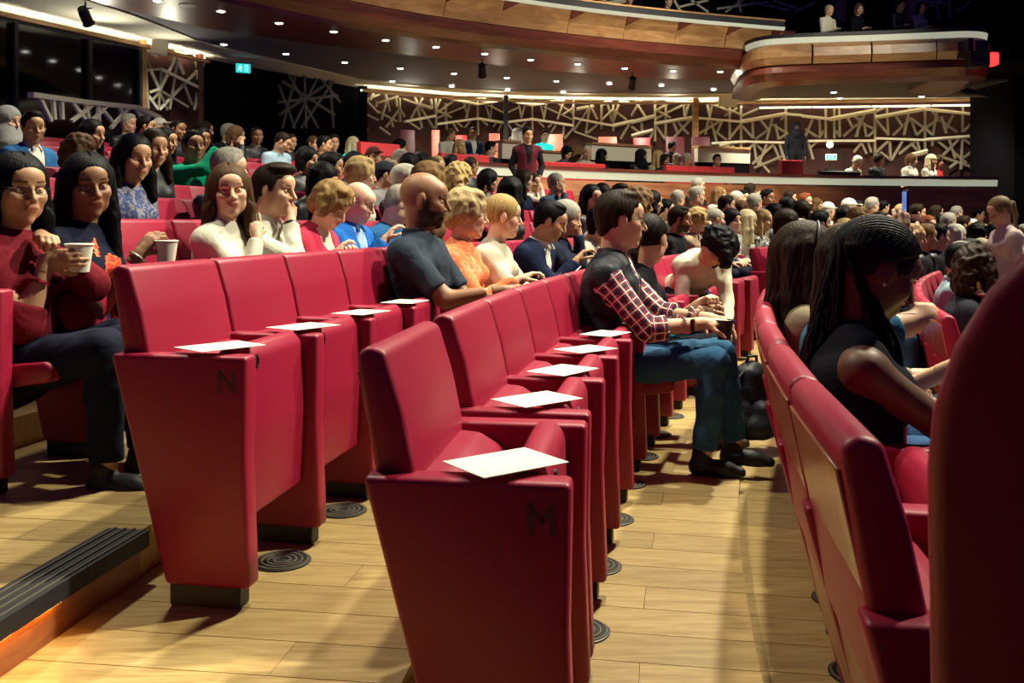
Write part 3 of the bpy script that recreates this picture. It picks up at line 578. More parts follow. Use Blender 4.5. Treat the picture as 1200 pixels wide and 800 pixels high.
# exit signs
def exit_sign(loc, rz, w_, h_, label, stand=False):
    t = empty('exit_sign', loc, rz); tag(t, label, 'sign')
    bm_obj('case', box_bm(-w_/2-0.02, w_/2+0.02, 0.0, 0.06, -h_/2-0.02, h_/2+0.02, 0.006, 1), M['cream'] if stand else M['black'], t); f = bm_obj('face', box_bm(-w_/2, w_/2, -0.006, 0.0, -h_/2, h_/2), M['teal'], t)
    def gl(nm, pts): 
        bm = bmesh.new(); a = [bm.verts.new((x*h_, -0.012, z*h_)) for x, z in pts]; b = [bm.verts.new((x*h_, -0.006, z*h_)) for x, z in pts]; n = len(pts); bm.faces.new(a); bm.faces.new(b[::-1])
        for k in range(n): bm.faces.new((a[k], a[(k+1) % n], b[(k+1) % n], b[k]))
        bm_obj(nm, bm, M['signwhite'], f)
    ox = -0.30
    gl('running_figure', [(ox-.06, .40), (ox+.06, .40), (ox+.06, .28), (ox+.02, .26), (ox+.14, .10), (ox+.22, .12), (ox+.22, .06), (ox+.12, .04), (ox+.04, .10), (ox+.02, -.04), (ox+.14, -.14), (ox+.10, -.38), (ox+.02, -.38), (ox+.04, -.18), (ox-.08, -.08), (ox-.14, -.26), (ox-.30, -.28), (ox-.30, -.20), (ox-.20, -.18), (ox-.10, .06), (ox-.18, .02), (ox-.20, -.06), (ox-.26, -.04), (ox-.22, .08), (ox-.06, .24)])
    gl('door', [(.18, -.40), (.18, .40), (.52, .40), (.52, -.40), (.44, -.40), (.44, .32), (.26, .32), (.26, -.40)])
    return t
a = at_wall(285, 80); exit_sign((a[0]*.96, a[1]*.96, CZ+(a[2]-CZ)*.96), 0.45, 0.30, 0.19, 'teal glowing exit sign on the black wall at left')
a = hit(pbig, 974); k = 1.10; exit_sign((a[0]*k, a[1]*k, CZ+(HY-184)*a[1]*k/F), -0.3, 0.24, 0.12, 'small exit sign in a white case behind the tier rail', True)
t = empty('globe_lamp', (a[0]*k, a[1]*k+0.1, CZ+(HY-180)*a[1]*k/F)); tag(t, 'white globe lamp above the small exit sign on the tier', 'lamp'); 
bm = bmesh.new(); bmesh.ops.create_uvsphere(bm, u_segments=16, v_segments=10, radius=0.085); bmesh.ops.translate(bm, verts=bm.verts, vec=(0, 0, 0.24)); bm_obj('globe', bm, M['ball'], t, True); tube('stem', [(0, 0, -0.4), (0, 0, 0.17)], 0.015, M['black'], t); bm_obj('base', box_bm(-0.1, 0.1, -0.08, 0.08, -0.45, -0.38), M['black'], t)

# ------------------------------------------------------------------ furniture of the tier
def bench(px0, px1, off, z, zt, mat, label, n=None):
    """low upholstered bench back following the tier; one cushion per seat"""
    a, b = hit(pbig, px0), hit(pbig, px1); A = math.atan2(a[1]-PC[1], a[0]-PC[0]); B = math.atan2(b[1]-PC[1], b[0]-PC[0])
    r = PC[2]+off; n = n or max(1, int(abs(A-B)*r/0.6)); mid = (A+B)/2
    t = empty('tier_bench', (PC[0]+r*math.cos(mid), PC[1]+r*math.sin(mid), z)); tag(t, label, 'bench')
    org = tuple(t.location)
    for i in range(n):
        q = [A+(B-A)*(i+u)/n for u in (0.0, 0.5, 0.985)]; path = [(PC[0]+r*math.cos(w_), PC[1]+r*math.sin(w_)) for w_ in q]
        for nm, pr in (('back_cushion', [(0.05, z+0.35), (0.06, zt-0.02), (0.03, zt), (-0.05, zt), (-0.07, zt-0.04), (-0.05, z+0.35)]), ('seat_cushion', [(-0.5, z+0.30), (-0.5, z+0.45), (-0.06, z+0.45), (-0.06, z+0.30)])):
            sweep(nm, [(x-org[0], y-org[1]) for x, y in path], [(d, zz-org[2]) for d, zz in pr], mat, t)
    path = [(PC[0]+r*math.cos(A+(B-A)*i/20)-org[0], PC[1]+r*math.sin(A+(B-A)*i/20)-org[1]) for i in range(21)]
    sweep('plinth', path, [(0.04, 0), (0.04, 0.35), (-0.45, 0.30), (-0.45, 0)], M['black'], t)
    return t
bench(545, 600, 0.75, 1.52, 2.52, M['tierred'], 'red bench back behind the tier rail left of the usher'); bench(638, 735, 0.8, 1.52, 2.47, M['tierred'], 'long red bench back behind the tier rail right of the usher'); bench(805, 884, 0.8, 1.52, 2.50, M['tierred'], 'red bench back behind the woman in the patterned top')
bench(455, 500, 0.8, 1.52, 2.62, M['tierred'], 'red bench back below the man taking a photograph')
bench(950, 975, 1.2, 1.52, 2.74, M['tierred'], 'short red bench in front of the small exit sign'); bench(975, 1022, 0.5, 1.52, 2.45, M['black'], 'dark low bench back by the white haired man on the tier')
def ledge(px0, px1, py, off, label):
    a, b = hit(pbig, px0), hit(pbig, px1); k = 1+off/20; a, b = (a[0]*k, a[1]*k), (b[0]*k, b[1]*k); z = CZ+(HY-py)*(a[1]+b[1])/2/F; c = ((a[0]+b[0])/2, (a[1]+b[1])/2, 1.52)
    t = empty('tier_ledge', c); tag(t, label, 'ledge'); L = math.hypot(a[0]-b[0], a[1]-b[1]); t.rotation_euler.z = math.atan2(b[1]-a[1], b[0]-a[0])
    bm_obj('top', box_bm(-L/2, L/2, -0.15, 0.15, z-1.52, z-1.46, 0.01, 1), M['goldwood'], t); bm_obj('front', box_bm(-L/2, L/2, -0.10, 0.05, z-1.52-0.34, z-1.525), M['cream'], t); bm_obj('base', box_bm(-L/2, L/2, -0.08, 0.04, 0.0, z-1.865), M['blackmat'], t)
ledge(690, 760, 172, 2.6, 'cream fronted ledge behind the dark haired man on the tier'); ledge(815, 876, 175, 2.6, 'cream fronted ledge with wooden top left of the standing dark figure'); ledge(585, 606, 168, 2.6, 'short cream ledge left of the usher'); ledge(632, 662, 180, 2.9, 'short cream ledge right of the usher')
def tier_chair(px, py, wpx, mat, label):
    p = at_wall(px, py, [(x*0.945, y*0.945) for x, y in WALL]); w_ = wpx*p[1]/F; t = empty('lounge_chair', (p[0], p[1], 2.10)); tag(t, label, 'chair', 'lounge chairs on the upper tier'); t.rotation_euler.z = PI + math.atan2(p[0]-6, p[1])*-0.6
    h_ = p[2]-2.10
    bm_obj('backrest', prism([(-0.14, 0.40), (-0.18, h_), (-0.10, h_+0.01), (0.0, 0.45), (0.0, 0.40)], -w_/2, w_/2, 0.02), mat, t, True, 40); bm_obj('seat', box_bm(-w_/2, w_/2, -0.1, 0.42, 0.28, 0.44, 0.03), mat, t, True, 40)
    for s in (-1, 1): bm_obj('armrest', box_bm(s*w_/2-0.05, s*w_/2+0.05, -0.12, 0.40, 0.10, 0.60, 0.02), mat, t, True, 40)
    for sx in (-1, 1):
        for y in (-0.08, 0.34): bm_obj('leg', box_bm(sx*w_*0.42-0.02, sx*w_*0.42+0.02, y-0.02, y+0.02, 0, 0.29), M['black'], t)
for px, py, wp, mt, lb in ((650,157,21,'tierlit','brightly lit red lounge chair right of the usher'), (580,156,13,'tierlit','brightly lit red chair behind the dark haired woman on the tier'), (511,152,10,'tierlit','small lit red chair left of the black haired woman'), (713,160,22,'tierlit','lit red lounge chair behind the seated man in black'), (753,161,20,'tierred','red lounge chair right of the seated man in black'), (792,160,22,'emboss','dark burgundy lounge chair left of the maple post'), (822,160,22,'emboss','dark burgundy lounge chair below the maple post'), (478,152,18,'emboss','dark burgundy chair right of the grey haired woman'), (541,158,14,'tierred','red chair beside the dark suited man on the tier')):
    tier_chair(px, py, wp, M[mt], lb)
# ------------------------------------------------------------------ people: smooth solids grown from joints, one continuous surface per body
def surface_nets(f, org, h):
    s = f < 0
    nx, ny, nz = f.shape
    cs = (nx-1, ny-1, nz-1)
    acc = np.zeros(cs+(3,)); cnt = np.zeros(cs)
    corners = [(i, j, k) for i in (0, 1) for j in (0, 1) for k in (0, 1)]
    sub = lambda a, c: a[c[0]:c[0]+cs[0], c[1]:c[1]+cs[1], c[2]:c[2]+cs[2]]
    n_in = sum(sub(s, c).astype(np.int8) for c in corners)
    act = (n_in > 0) & (n_in < 8)
    ii = np.argwhere(act)
    if len(ii) == 0: return np.zeros((0, 3)), np.zeros((0, 4), int)
    vals = {c: f[ii[:, 0]+c[0], ii[:, 1]+c[1], ii[:, 2]+c[2]] for c in corners}
    pos = np.zeros((len(ii), 3)); num = np.zeros(len(ii))
    for a in corners:
        for ax in range(3):
            if a[ax] == 0:
                b = list(a); b[ax] = 1; b = tuple(b)
                va, vb = vals[a], vals[b]; m = (va < 0) != (vb < 0)
                t = np.where(m, va/np.where(m, va-vb, 1), 0)
                p = np.array(a, float)[None, :].repeat(len(ii), 0); p[:, ax] = t
                pos += p*m[:, None]; num += m
    verts = (ii + pos/num[:, None])*h + org
    idx = -np.ones(cs, int); idx[tuple(ii.T)] = np.arange(len(ii))
    quads = []
    for ax in range(3):
        sl0 = [slice(None)]*3; sl1 = [slice(None)]*3; sl0[ax] = slice(0, -1); sl1[ax] = slice(1, None)
        a, b = s[tuple(sl0)], s[tuple(sl1)]
        e = np.argwhere(a != b)
        u, v = (ax+1) % 3, (ax+2) % 3
        ok = (e[:, u] > 0) & (e[:, v] > 0) & (e[:, u] < f.shape[u]-1) & (e[:, v] < f.shape[v]-1); e = e[ok]
        if len(e) == 0: continue
        def g(du, dv):
            q = e.copy(); q[:, u] -= du; q[:, v] -= dv; return idx[q[:, 0], q[:, 1], q[:, 2]]
        q = np.stack([g(1, 1), g(0, 1), g(0, 0), g(1, 0)], 1)
        flip = ~a[tuple(e.T)]; q[flip] = q[flip][:, ::-1]
        quads.append(q)
    return verts, np.concatenate(quads)
V3 = lambda *a: np.array(a, float)
class Solid:
    """smooth union of round cones and ellipsoids, meshed on a grid"""
    def __init__(self): self.p = []
    def cone(self, a, b, ra, rb, k=0.02, flat=None, neg=False):
        self.p.append(('c', np.array(a, float), np.array(b, float), ra, rb, k, flat, neg)); return self
    def ell(self, c, r, R=None, k=0.02, neg=False):
        self.p.append(('e', np.array(c, float), np.array(r, float), np.eye(3) if R is None else np.array(R, float), None, k, None, neg)); return self
    def half(self, c, n, k=0.001):            # cut away everything on the side n points to
        n = np.array(n, float); self.p.append(('h', np.array(c, float), n/np.linalg.norm(n), None, None, k, None, True)); return self
    def cut_near(self, c, n, rad):            # same cut but only within rad of c
        n = np.array(n, float); self.p.append(('n', np.array(c, float), n/np.linalg.norm(n), rad, None, 0.004, None, True)); return self
    def wedge(self, c, wtop, wbot, h, ymin, spine):     # V opening of a jacket, in the torso frame
        self.p.append(('w', np.array(c, float), (wtop, wbot, h, ymin), np.array(spine, float), None, 0.006, None, True)); return self
    def bounds(self):
        lo = V3(9, 9, 9); hi = -lo
        for t in self.p:
            if t[7]: continue
            if t[0] == 'c':
                r = max(t[3], t[4])*1.15
                lo = np.minimum(lo, np.minimum(t[1], t[2])-r); hi = np.maximum(hi, np.maximum(t[1], t[2])+r)
            elif t[0] == 'e':
                e = np.sqrt(((t[3]*t[2][None, :])**2).sum(1)); lo = np.minimum(lo, t[1]-e); hi = np.maximum(hi, t[1]+e)
        return lo, hi
    def mesh(self, h, lo=None, hi=None, noise=None):
        l, u = self.bounds(); pad = 2.5*h+0.006
        lo = l-pad if lo is None else np.maximum(np.array(lo, float), l-pad); hi = u+pad if hi is None else np.minimum(np.array(hi, float), u+pad)
        n = np.maximum(np.ceil((hi-lo)/h).astype(int)+1, 3)
        ax = [lo[i]+h*np.arange(n[i]) for i in range(3)]
        f = np.full(n, 0.5, np.float32)
        for t in self.p:
            kind, k = t[0], t[5]; m = k+3*h
            if kind == 'c':
                r = max(t[3], t[4])*1.15; a0, b0 = np.minimum(t[1], t[2])-r-m, np.maximum(t[1], t[2])+r+m
            elif kind == 'e':
                e = np.sqrt(((t[3]*t[2][None, :])**2).sum(1)); a0, b0 = t[1]-e-m, t[1]+e+m
            elif kind == 'n': a0, b0 = t[1]-t[3]-m, t[1]+t[3]+m
            else: a0, b0 = lo, hi
            i0 = [max(0, int((a0[i]-lo[i])/h)) for i in range(3)]; i1 = [min(n[i], int((b0[i]-lo[i])/h)+2) for i in range(3)]
            if any(i1[i] <= i0[i] for i in range(3)): continue
            X = (ax[0][i0[0]:i1[0], None, None]-t[1][0]).astype(np.float32); Y = (ax[1][None, i0[1]:i1[1], None]-t[1][1]).astype(np.float32); Z = (ax[2][None, None, i0[2]:i1[2]]-t[1][2]).astype(np.float32)
            if kind == 'c':
                d = t[2]-t[1]; fl = t[6]
                if fl is not None:               # flattened front to back
                    Y = Y/fl; d = d*V3(1, 1/fl, 1)
                dd = float(d@d)+1e-12
                q = np.clip((X*d[0]+Y*d[1]+Z*d[2])/dd, 0, 1)
                D = np.sqrt((X-q*d[0])**2+(Y-q*d[1])**2+(Z-q*d[2])**2)-(t[3]+(t[4]-t[3])*q)
                if fl is not None: D = D*min(1.0, (fl+1)/2)
            elif kind == 'e':
                R = t[3]; r = t[2]
                a = (X*R[0, 0]+Y*R[1, 0]+Z*R[2, 0]); b = (X*R[0, 1]+Y*R[1, 1]+Z*R[2, 1]); c = (X*R[0, 2]+Y*R[1, 2]+Z*R[2, 2])
                k0 = np.sqrt((a/r[0])**2+(b/r[1])**2+(c/r[2])**2); k1 = np.sqrt((a/r[0]**2)**2+(b/r[1]**2)**2+(c/r[2]**2)**2)+1e-9
                D = k0*(k0-1)/k1
            elif kind == 'h': D = -(X*t[2][0]+Y*t[2][1]+Z*t[2][2])
            elif kind == 'n': D = np.maximum(-(X*t[2][0]+Y*t[2][1]+Z*t[2][2]), np.sqrt(X*X+Y*Y+Z*Z)-t[3])
            elif kind == 'w':
                wt, wb, hh, ym = t[2]; sp = t[3]
                up = Y*sp[1]+Z*sp[2]; fw = Y*sp[2]-Z*sp[1]
                D = np.maximum(np.maximum(np.abs(X)-(wb+(wt-wb)*np.clip(up/hh, 0, 1)), ym-fw), -up)
            g = f[i0[0]:i1[0], i0[1]:i1[1], i0[2]:i1[2]]
            if t[7]:
                D = -D; hq = np.clip(0.5-0.5*(D-g)/k, 0, 1); g[:] = D*(1-0)*0+np.maximum(D, g)+k*hq*(1-hq)
            else:
                hq = np.clip(0.5+0.5*(D-g)/k, 0, 1); g[:] = D*(1-hq)+g*hq-k*hq*(1-hq)
        if noise is not None:
            X, Y, Z = np.meshgrid(*ax, indexing='ij', sparse=True); f = f+noise(X, Y, Z).astype(np.float32)
        f[0] = f[-1] = 0.5; f[:, 0] = f[:, -1] = 0.5; f[:, :, 0] = f[:, :, -1] = 0.5
        return surface_nets(f, lo, h)
def rotx(a): c, s = math.cos(a), math.sin(a); return np.array([[1, 0, 0], [0, c, -s], [0, s, c]])
def roty(a): c, s = math.cos(a), math.sin(a); return np.array([[c, 0, s], [0, 1, 0], [-s, 0, c]])
def rotz(a): c, s = math.cos(a), math.sin(a); return np.array([[c, -s, 0], [s, c, 0], [0, 0, 1]])
def norm(v): return v/(np.linalg.norm(v)+1e-12)

# materials that take their colour from the object, so one mesh can dress many people
def obj_mat(name, rough, kind='cloth'):
    m, nt, b = new_mat(name); L = nt.links.new
    oi = nd(nt, 'ShaderNodeObjectInfo'); tc = nd(nt, 'ShaderNodeTexCoord')
    col = oi.outputs['Color']
    if kind == 'skin':
        at = nd(nt, 'ShaderNodeAttribute', attribute_name='mask'); sp = nd(nt, 'ShaderNodeSeparateColor'); L(at.outputs['Color'], sp.inputs[0])
        def mix(a, bcol, fac, mode='MIX'):
            x = nd(nt, 'ShaderNodeMix', data_type='RGBA', blend_type=mode); L(a, x.inputs[6]); L(fac, x.inputs['Factor'])
            x.inputs[7].default_value = (*bcol, 1); return x.outputs[2]
        col = mix(col, (0.75, 0.36, 0.36), sp.outputs[0], 'MULTIPLY'); col = mix(col, (0.010, 0.007, 0.006), sp.outputs[1]); col = mix(col, (0.75, 0.72, 0.66), sp.outputs[2])
        nz = nd(nt, 'ShaderNodeTexNoise', i_Scale=40.0, i_Detail=3.0); L(tc.outputs['Object'], nz.inputs['Vector'])
        bp = nd(nt, 'ShaderNodeBump', i_Strength=0.06, i_Distance=0.004); L(nz.outputs['Fac'], bp.inputs['Height']); L(bp.outputs[0], b.inputs['Normal'])
        b.inputs['Subsurface Weight'].default_value = 0.12; b.inputs['Subsurface Radius'].default_value = (0.012, 0.005, 0.003); b.inputs['Subsurface Scale'].default_value = 1.0
    elif kind == 'hair':
        mp = nd(nt, 'ShaderNodeMapping'); mp.inputs['Scale'].default_value = (1, 1, 0.12)
        nz = nd(nt, 'ShaderNodeTexNoise', i_Scale=130.0, i_Detail=5.0, i_Distortion=0.4); L(tc.outputs['Object'], mp.inputs[0]); L(mp.outputs[0], nz.inputs['Vector'])
        hs = nd(nt, 'ShaderNodeHueSaturation'); mr = nd(nt, 'ShaderNodeMapRange'); mr.inputs[3].default_value = 0.2; mr.inputs[4].default_value = 1.6
        L(nz.outputs['Fac'], mr.inputs[0]); L(mr.outputs[0], hs.inputs['Value']); L(col, hs.inputs['Color']); col = hs.outputs[0]
        bp = nd(nt, 'ShaderNodeBump', i_Strength=0.6, i_Distance=0.006); L(nz.outputs['Fac'], bp.inputs['Height']); L(bp.outputs[0], b.inputs['Normal'])
    else:
        nz = nd(nt, 'ShaderNodeTexNoise', i_Scale=9.0, i_Detail=4.0, i_Distortion=0.8); L(tc.outputs['Object'], nz.inputs['Vector'])
        bp = nd(nt, 'ShaderNodeBump', i_Strength=0.35, i_Distance=0.03); L(nz.outputs['Fac'], bp.inputs['Height'])
        wv = nd(nt, 'ShaderNodeTexNoise', i_Scale=500.0); L(tc.outputs['Object'], wv.inputs['Vector'])
        b2 = nd(nt, 'ShaderNodeBump', i_Strength=0.15, i_Distance=0.002); L(wv.outputs['Fac'], b2.inputs['Height']); L(bp.outputs[0], b2.inputs['Normal']); L(b2.outputs[0], b.inputs['Normal'])
        hs = nd(nt, 'ShaderNodeHueSaturation'); mr = nd(nt, 'ShaderNodeMapRange'); mr.inputs[3].default_value = 0.8; mr.inputs[4].default_value = 1.15
        L(nz.outputs['Fac'], mr.inputs[0]); L(mr.outputs[0], hs.inputs['Value']); L(col, hs.inputs['Color']); col = hs.outputs[0]
        if kind == 'sheen': b.inputs['Sheen Weight'].default_value = 0.3
    L(col, b.inputs['Base Color']); b.inputs['Roughness'].default_value = rough
    b.inputs['Specular IOR Level'].default_value = {'skin': 0.4, 'hair': 0.09}.get(kind, 0.12 if rough > 0.6 else 0.4)
    return m
M['skin'] = obj_mat('skin', 0.5, 'skin'); M['hair'] = obj_mat('hair', 0.5, 'hair'); M['cloth'] = obj_mat('cloth', 0.85); M['leatherette'] = obj_mat('smooth_fabric', 0.58)
def plaid():
    m, nt, b = new_mat('plaid_cotton'); L = nt.links.new
    uv = nd(nt, 'ShaderNodeAttribute', attribute_name='cloth_uv'); sp = nd(nt, 'ShaderNodeSeparateXYZ'); L(uv.outputs['Vector'], sp.inputs[0])
    def stripe(out, scale, lo, hi):
        a = nd(nt, 'ShaderNodeMath', operation='MULTIPLY'); a.inputs[1].default_value = scale; L(out, a.inputs[0])
        fr = nd(nt, 'ShaderNodeMath', operation='FRACT'); L(a.outputs[0], fr.inputs[0])
        g = nd(nt, 'ShaderNodeMath', operation='GREATER_THAN'); g.inputs[1].default_value = lo; L(fr.outputs[0], g.inputs[0])
        l = nd(nt, 'ShaderNodeMath', operation='LESS_THAN'); l.inputs[1].default_value = hi; L(fr.outputs[0], l.inputs[0])
        x = nd(nt, 'ShaderNodeMath', operation='MULTIPLY'); L(g.outputs[0], x.inputs[0]); L(l.outputs[0], x.inputs[1]); return x.outputs[0]
    def mix(a, c, fac):
        x = nd(nt, 'ShaderNodeMix', data_type='RGBA'); x.inputs[7].default_value = (*c, 1); L(fac, x.inputs['Factor'])
        if isinstance(a, tuple): x.inputs[6].default_value = (*a, 1)
        else: L(a, x.inputs[6])
        return x.outputs[2]
    k = 22.0
    c = mix((0.34, 0.02, 0.04), (0.03, 0.010, 0.04), stripe(sp.outputs[1], k, 0.0, 0.30)); c = mix(c, (0.05, 0.015, 0.05), stripe(sp.outputs[0], k, 0.20, 0.42))
    c = mix(c, (0.80, 0.76, 0.70), stripe(sp.outputs[1], k, 0.64, 0.74)); c = mix(c, (0.80, 0.76, 0.70), stripe(sp.outputs[0], k, 0.72, 0.88))
    L(c, b.inputs['Base Color']); b.inputs['Roughness'].default_value = 0.85
    return m
M['plaid'] = plaid()
def stripes(name, c1, c2, scale):
    m, nt, b = new_mat(name); L = nt.links.new
    tc = nd(nt, 'ShaderNodeTexCoord'); wv = nd(nt, 'ShaderNodeTexWave', i_Scale=scale, i_Distortion=2.0); wv.bands_direction = 'Z'
    cr = nd(nt, 'ShaderNodeValToRGB'); cr.color_ramp.interpolation = 'CONSTANT'; cr.color_ramp.elements[1].position = 0.5
    cr.color_ramp.elements[0].color = (*c1, 1); cr.color_ramp.elements[1].color = (*c2, 1)
    L(tc.outputs['Object'], wv.inputs['Vector']); L(wv.outputs['Fac'], cr.inputs[0]); L(cr.outputs[0], b.inputs['Base Color']); b.inputs['Roughness'].default_value = 0.85
    return m
M['striped'] = stripes('striped_knit', (0.02, 0.02, 0.03), (0.75, 0.70, 0.6), 14)
def print_mat(name, c1, c2, scale=18, thr=0.52):
    m, nt, b = new_mat(name); L = nt.links.new
    tc = nd(nt, 'ShaderNodeTexCoord'); nz = nd(nt, 'ShaderNodeTexNoise', i_Scale=scale, i_Detail=3.0, i_Distortion=1.5)
    cr = nd(nt, 'ShaderNodeValToRGB'); cr.color_ramp.elements[0].position = thr-0.03; cr.color_ramp.elements[1].position = thr+0.03
    cr.color_ramp.elements[0].color = (*c1, 1); cr.color_ramp.elements[1].color = (*c2, 1)
    L(tc.outputs['Object'], nz.inputs['Vector']); L(nz.outputs['Fac'], cr.inputs[0]); L(cr.outputs[0], b.inputs['Base Color']); b.inputs['Roughness'].default_value = 0.85
    return m
M['print_bw'] = print_mat('black_white_print', (0.02, 0.02, 0.03), (0.7, 0.68, 0.6), 26)
M['print_blue'] = print_mat('blue_grey_print', (0.03, 0.05, 0.16), (0.20, 0.19, 0.24), 30)
M['print_orange'] = print_mat('orange_brocade', (0.80, 0.19, 0.06), (0.95, 0.33, 0.16), 22, 0.56)

def np_obj(name, parts, mat, parent, attrs=None, color=None):
    """one mesh object from several (verts, quads) pieces"""
    off = 0; vs = []; fs = []
    for v, q in parts: vs.append(v); fs.append(q+off); off += len(v)
    v = np.concatenate(vs); q = np.concatenate(fs)
    me = bpy.data.meshes.new(name)
    me.vertices.add(len(v)); me.vertices.foreach_set('co', v.astype(np.float32).ravel())
    me.loops.add(q.size); me.loops.foreach_set('vertex_index', q.astype(np.int32).ravel())
    me.polygons.add(len(q)); me.polygons.foreach_set('loop_start', np.arange(0, q.size, 4, dtype=np.int32))
    me.polygons.foreach_set('use_smooth', np.ones(len(q), bool))
    me.update(calc_edges=True)
    for an, arr in (attrs or {}).items():
        if arr.shape[1] == 4:
            a = me.attributes.new(an, 'FLOAT_COLOR', 'POINT'); a.data.foreach_set('color', arr.astype(np.float32).ravel())
        else:
            a = me.attributes.new(an, 'FLOAT_VECTOR', 'POINT'); a.data.foreach_set('vector', arr.astype(np.float32).ravel())
    me.materials.append(mat)
    o = bpy.data.objects.new(name, me); link(o, parent)
    if color: o.color = (*color, 1)
    return o
def smooth_verts(v, q, it=1, lam=0.5):
    for _ in range(it):
        acc = np.zeros_like(v); cnt = np.zeros(len(v))
        for a, b in ((0, 1), (1, 2), (2, 3), (3, 0)):
            np.add.at(acc, q[:, a], v[q[:, b]]); np.add.at(acc, q[:, b], v[q[:, a]]); np.add.at(cnt, q[:, a], 1); np.add.at(cnt, q[:, b], 1)
        v = v+(acc/np.maximum(cnt, 1)[:, None]-v)*lam
    return v
def two_bone(s, w_, l1, l2, hint):
    d = w_-s; L = np.linalg.norm(d); mx = (l1+l2)*0.995
    if L > mx: w_ = s+d/L*mx; d = w_-s; L = mx
    a = (l1*l1-l2*l2+L*L)/(2*L); hgt = math.sqrt(max(l1*l1-a*a, 0)); u = d/L
    hv = hint-u*(hint@u); hv = norm(hv); return s+u*a+hv*hgt, w_

def skeleton(sp):
    """joints in the person's own frame: +y the way the body faces, +x its right hand side, z up from the floor"""
    J = {}; pose = sp.get('pose', 'sit'); S = sp.get('size', 1.0); fem = sp.get('fem', False)
    lean = math.radians(sp.get('lean', 4)); side = math.radians(sp.get('side', 0))
    hz = sp.get('hz', 0.46) if pose == 'sit' else 0.93
    J['pel'] = V3(0, 0, hz)
    up = V3(math.sin(side), math.sin(lean), math.cos(lean)*math.cos(side)); up = norm(up); J['up'] = up
    tl = 0.50*S
    J['waist'] = J['pel']+up*0.155*S; 
    up2 = norm(up+V3(0, math.sin(math.radians(sp.get('hunch', 0))), 0)); J['up2'] = up2
    J['chest'] = J['waist']+up2*0.165*S; J['neck'] = J['waist']+up2*0.315*S
    yawt = math.radians(sp.get('twist', 0)); Rt = rotz(yawt); J['Rt'] = Rt
    sw = (0.152 if fem else 0.180)*S
    for s, n in ((1, 'R'), (-1, 'L')):
        J['sh'+n] = J['neck']-up2*0.078*S+Rt@V3(s*sw, -0.005, -0.005)
    hr = rotz(math.radians(sp.get('yaw', 0)))@rotx(math.radians(sp.get('pitch', 0)))@roty(math.radians(sp.get('tilt', 0)))
    J['R'] = hr; J['head'] = J['neck']+V3(0, 0.018, 0)+up2*0.055*S+(norm(up2+V3(0, 0.25*math.sin(-math.radians(sp.get('pitch', 0))), 0.4)))*0.085*S+hr@V3(0, 0.012, 0.02)
    for s, n in ((1, 'R'), (-1, 'L')):
        if pose == 'sit':
            J['hip'+n] = J['pel']+V3(s*0.085, 0.02, -0.02); kn = sp.get('knee'+n, (0.11, 0.46, 0.50))
            J['knee'+n] = V3(s*kn[0], kn[1], kn[2]); an = sp.get('ank'+n, (0.11, 0.47, 0.09)); J['ank'+n] = V3(s*an[0], an[1], an[2])
        else:
            J['hip'+n] = J['pel']+V3(s*0.085, 0, -0.03); J['knee'+n] = V3(s*0.095, 0.02, 0.50); J['ank'+n] = V3(s*0.10, -0.01, 0.09)
        tgt = sp.get('hand'+n); sh = J['sh'+n]
        if tgt is None: tgt = (0.09, 0.30, 0.60) if pose == 'sit' else (0.24, 0.06, 0.80)
        tgt = V3(s*tgt[0], tgt[1], tgt[2]); hint = sp.get('elb'+n, (0.5, -0.5, -1)); hint = V3(s*hint[0], hint[1], hint[2])
        J['elb'+n], J['wri'+n] = two_bone(sh, tgt, 0.285*S, 0.245*S, hint)
    return J
def hand_solid(so, J, n, sp, k=0.006):
    """palm and five bent fingers"""
    s = 1 if n == 'R' else -1; w_ = J['wri'+n]; fo = norm(w_-J['elb'+n])
    d = sp.get('hdir'+n); d = fo if d is None else norm(V3(s*d[0], d[1], d[2]))
    pn = sp.get('palm'+n, (0, 0, -1)); pn = V3(s*pn[0], pn[1], pn[2]); pn = norm(pn-d*(pn@d))      # the way the palm looks
    ac = np.cross(d, pn)*s                                    # towards the little finger
    th = -ac; curl = sp.get('curl'+n, 0.45); sc = sp.get('hs', 0.97)*(0.92 if sp.get('fem') else 1.0)
    R = np.stack([ac, d, pn], 1)
    so.ell(w_+d*0.045*sc, (0.041*sc, 0.052*sc, 0.017*sc), R, k=0.012)
    so.cone(w_-d*0.02, w_+d*0.03*sc, 0.024*sc, 0.022*sc, 0.012)
    for i, (off, ln, st) in enumerate(((-0.028, 0.072, 0.083), (-0.009, 0.080, 0.088), (0.011, 0.074, 0.085), (0.029, 0.058, 0.077))):
        c = curl if not isinstance(curl, (list, tuple)) else curl[i]
        p = w_+d*st*sc+ac*off*sc; a = c*1.1; r = 0.0092*sc
        for j, fr in enumerate((0.45, 0.31, 0.24)):
            dirv = d*math.cos(a)+pn*math.sin(a)+ac*off*1.5; q = p+norm(dirv)*ln*fr*1.05*sc
            so.cone(p, q, r*(1-0.08*j), r*(0.93-0.08*j), 0.0035 if j else 0.006); p = q; a += c*1.35
    tp = sp.get('thumb'+n, 0.6); p = w_+d*0.022*sc+th*0.026*sc+pn*0.006; dirv = norm(d*0.62+th*0.75+pn*tp*0.7); q = p+dirv*0.040*sc
    so.cone(p, q, 0.014*sc, 0.0115*sc, 0.008); dirv = norm(d*0.85+th*0.25+pn*tp); q2 = q+dirv*0.030*sc; so.cone(q, q2, 0.0110*sc, 0.0098*sc, 0.004); so.cone(q2, q2+norm(dirv+pn*0.3)*0.02*sc, 0.0098*sc, 0.008*sc, 0.004)
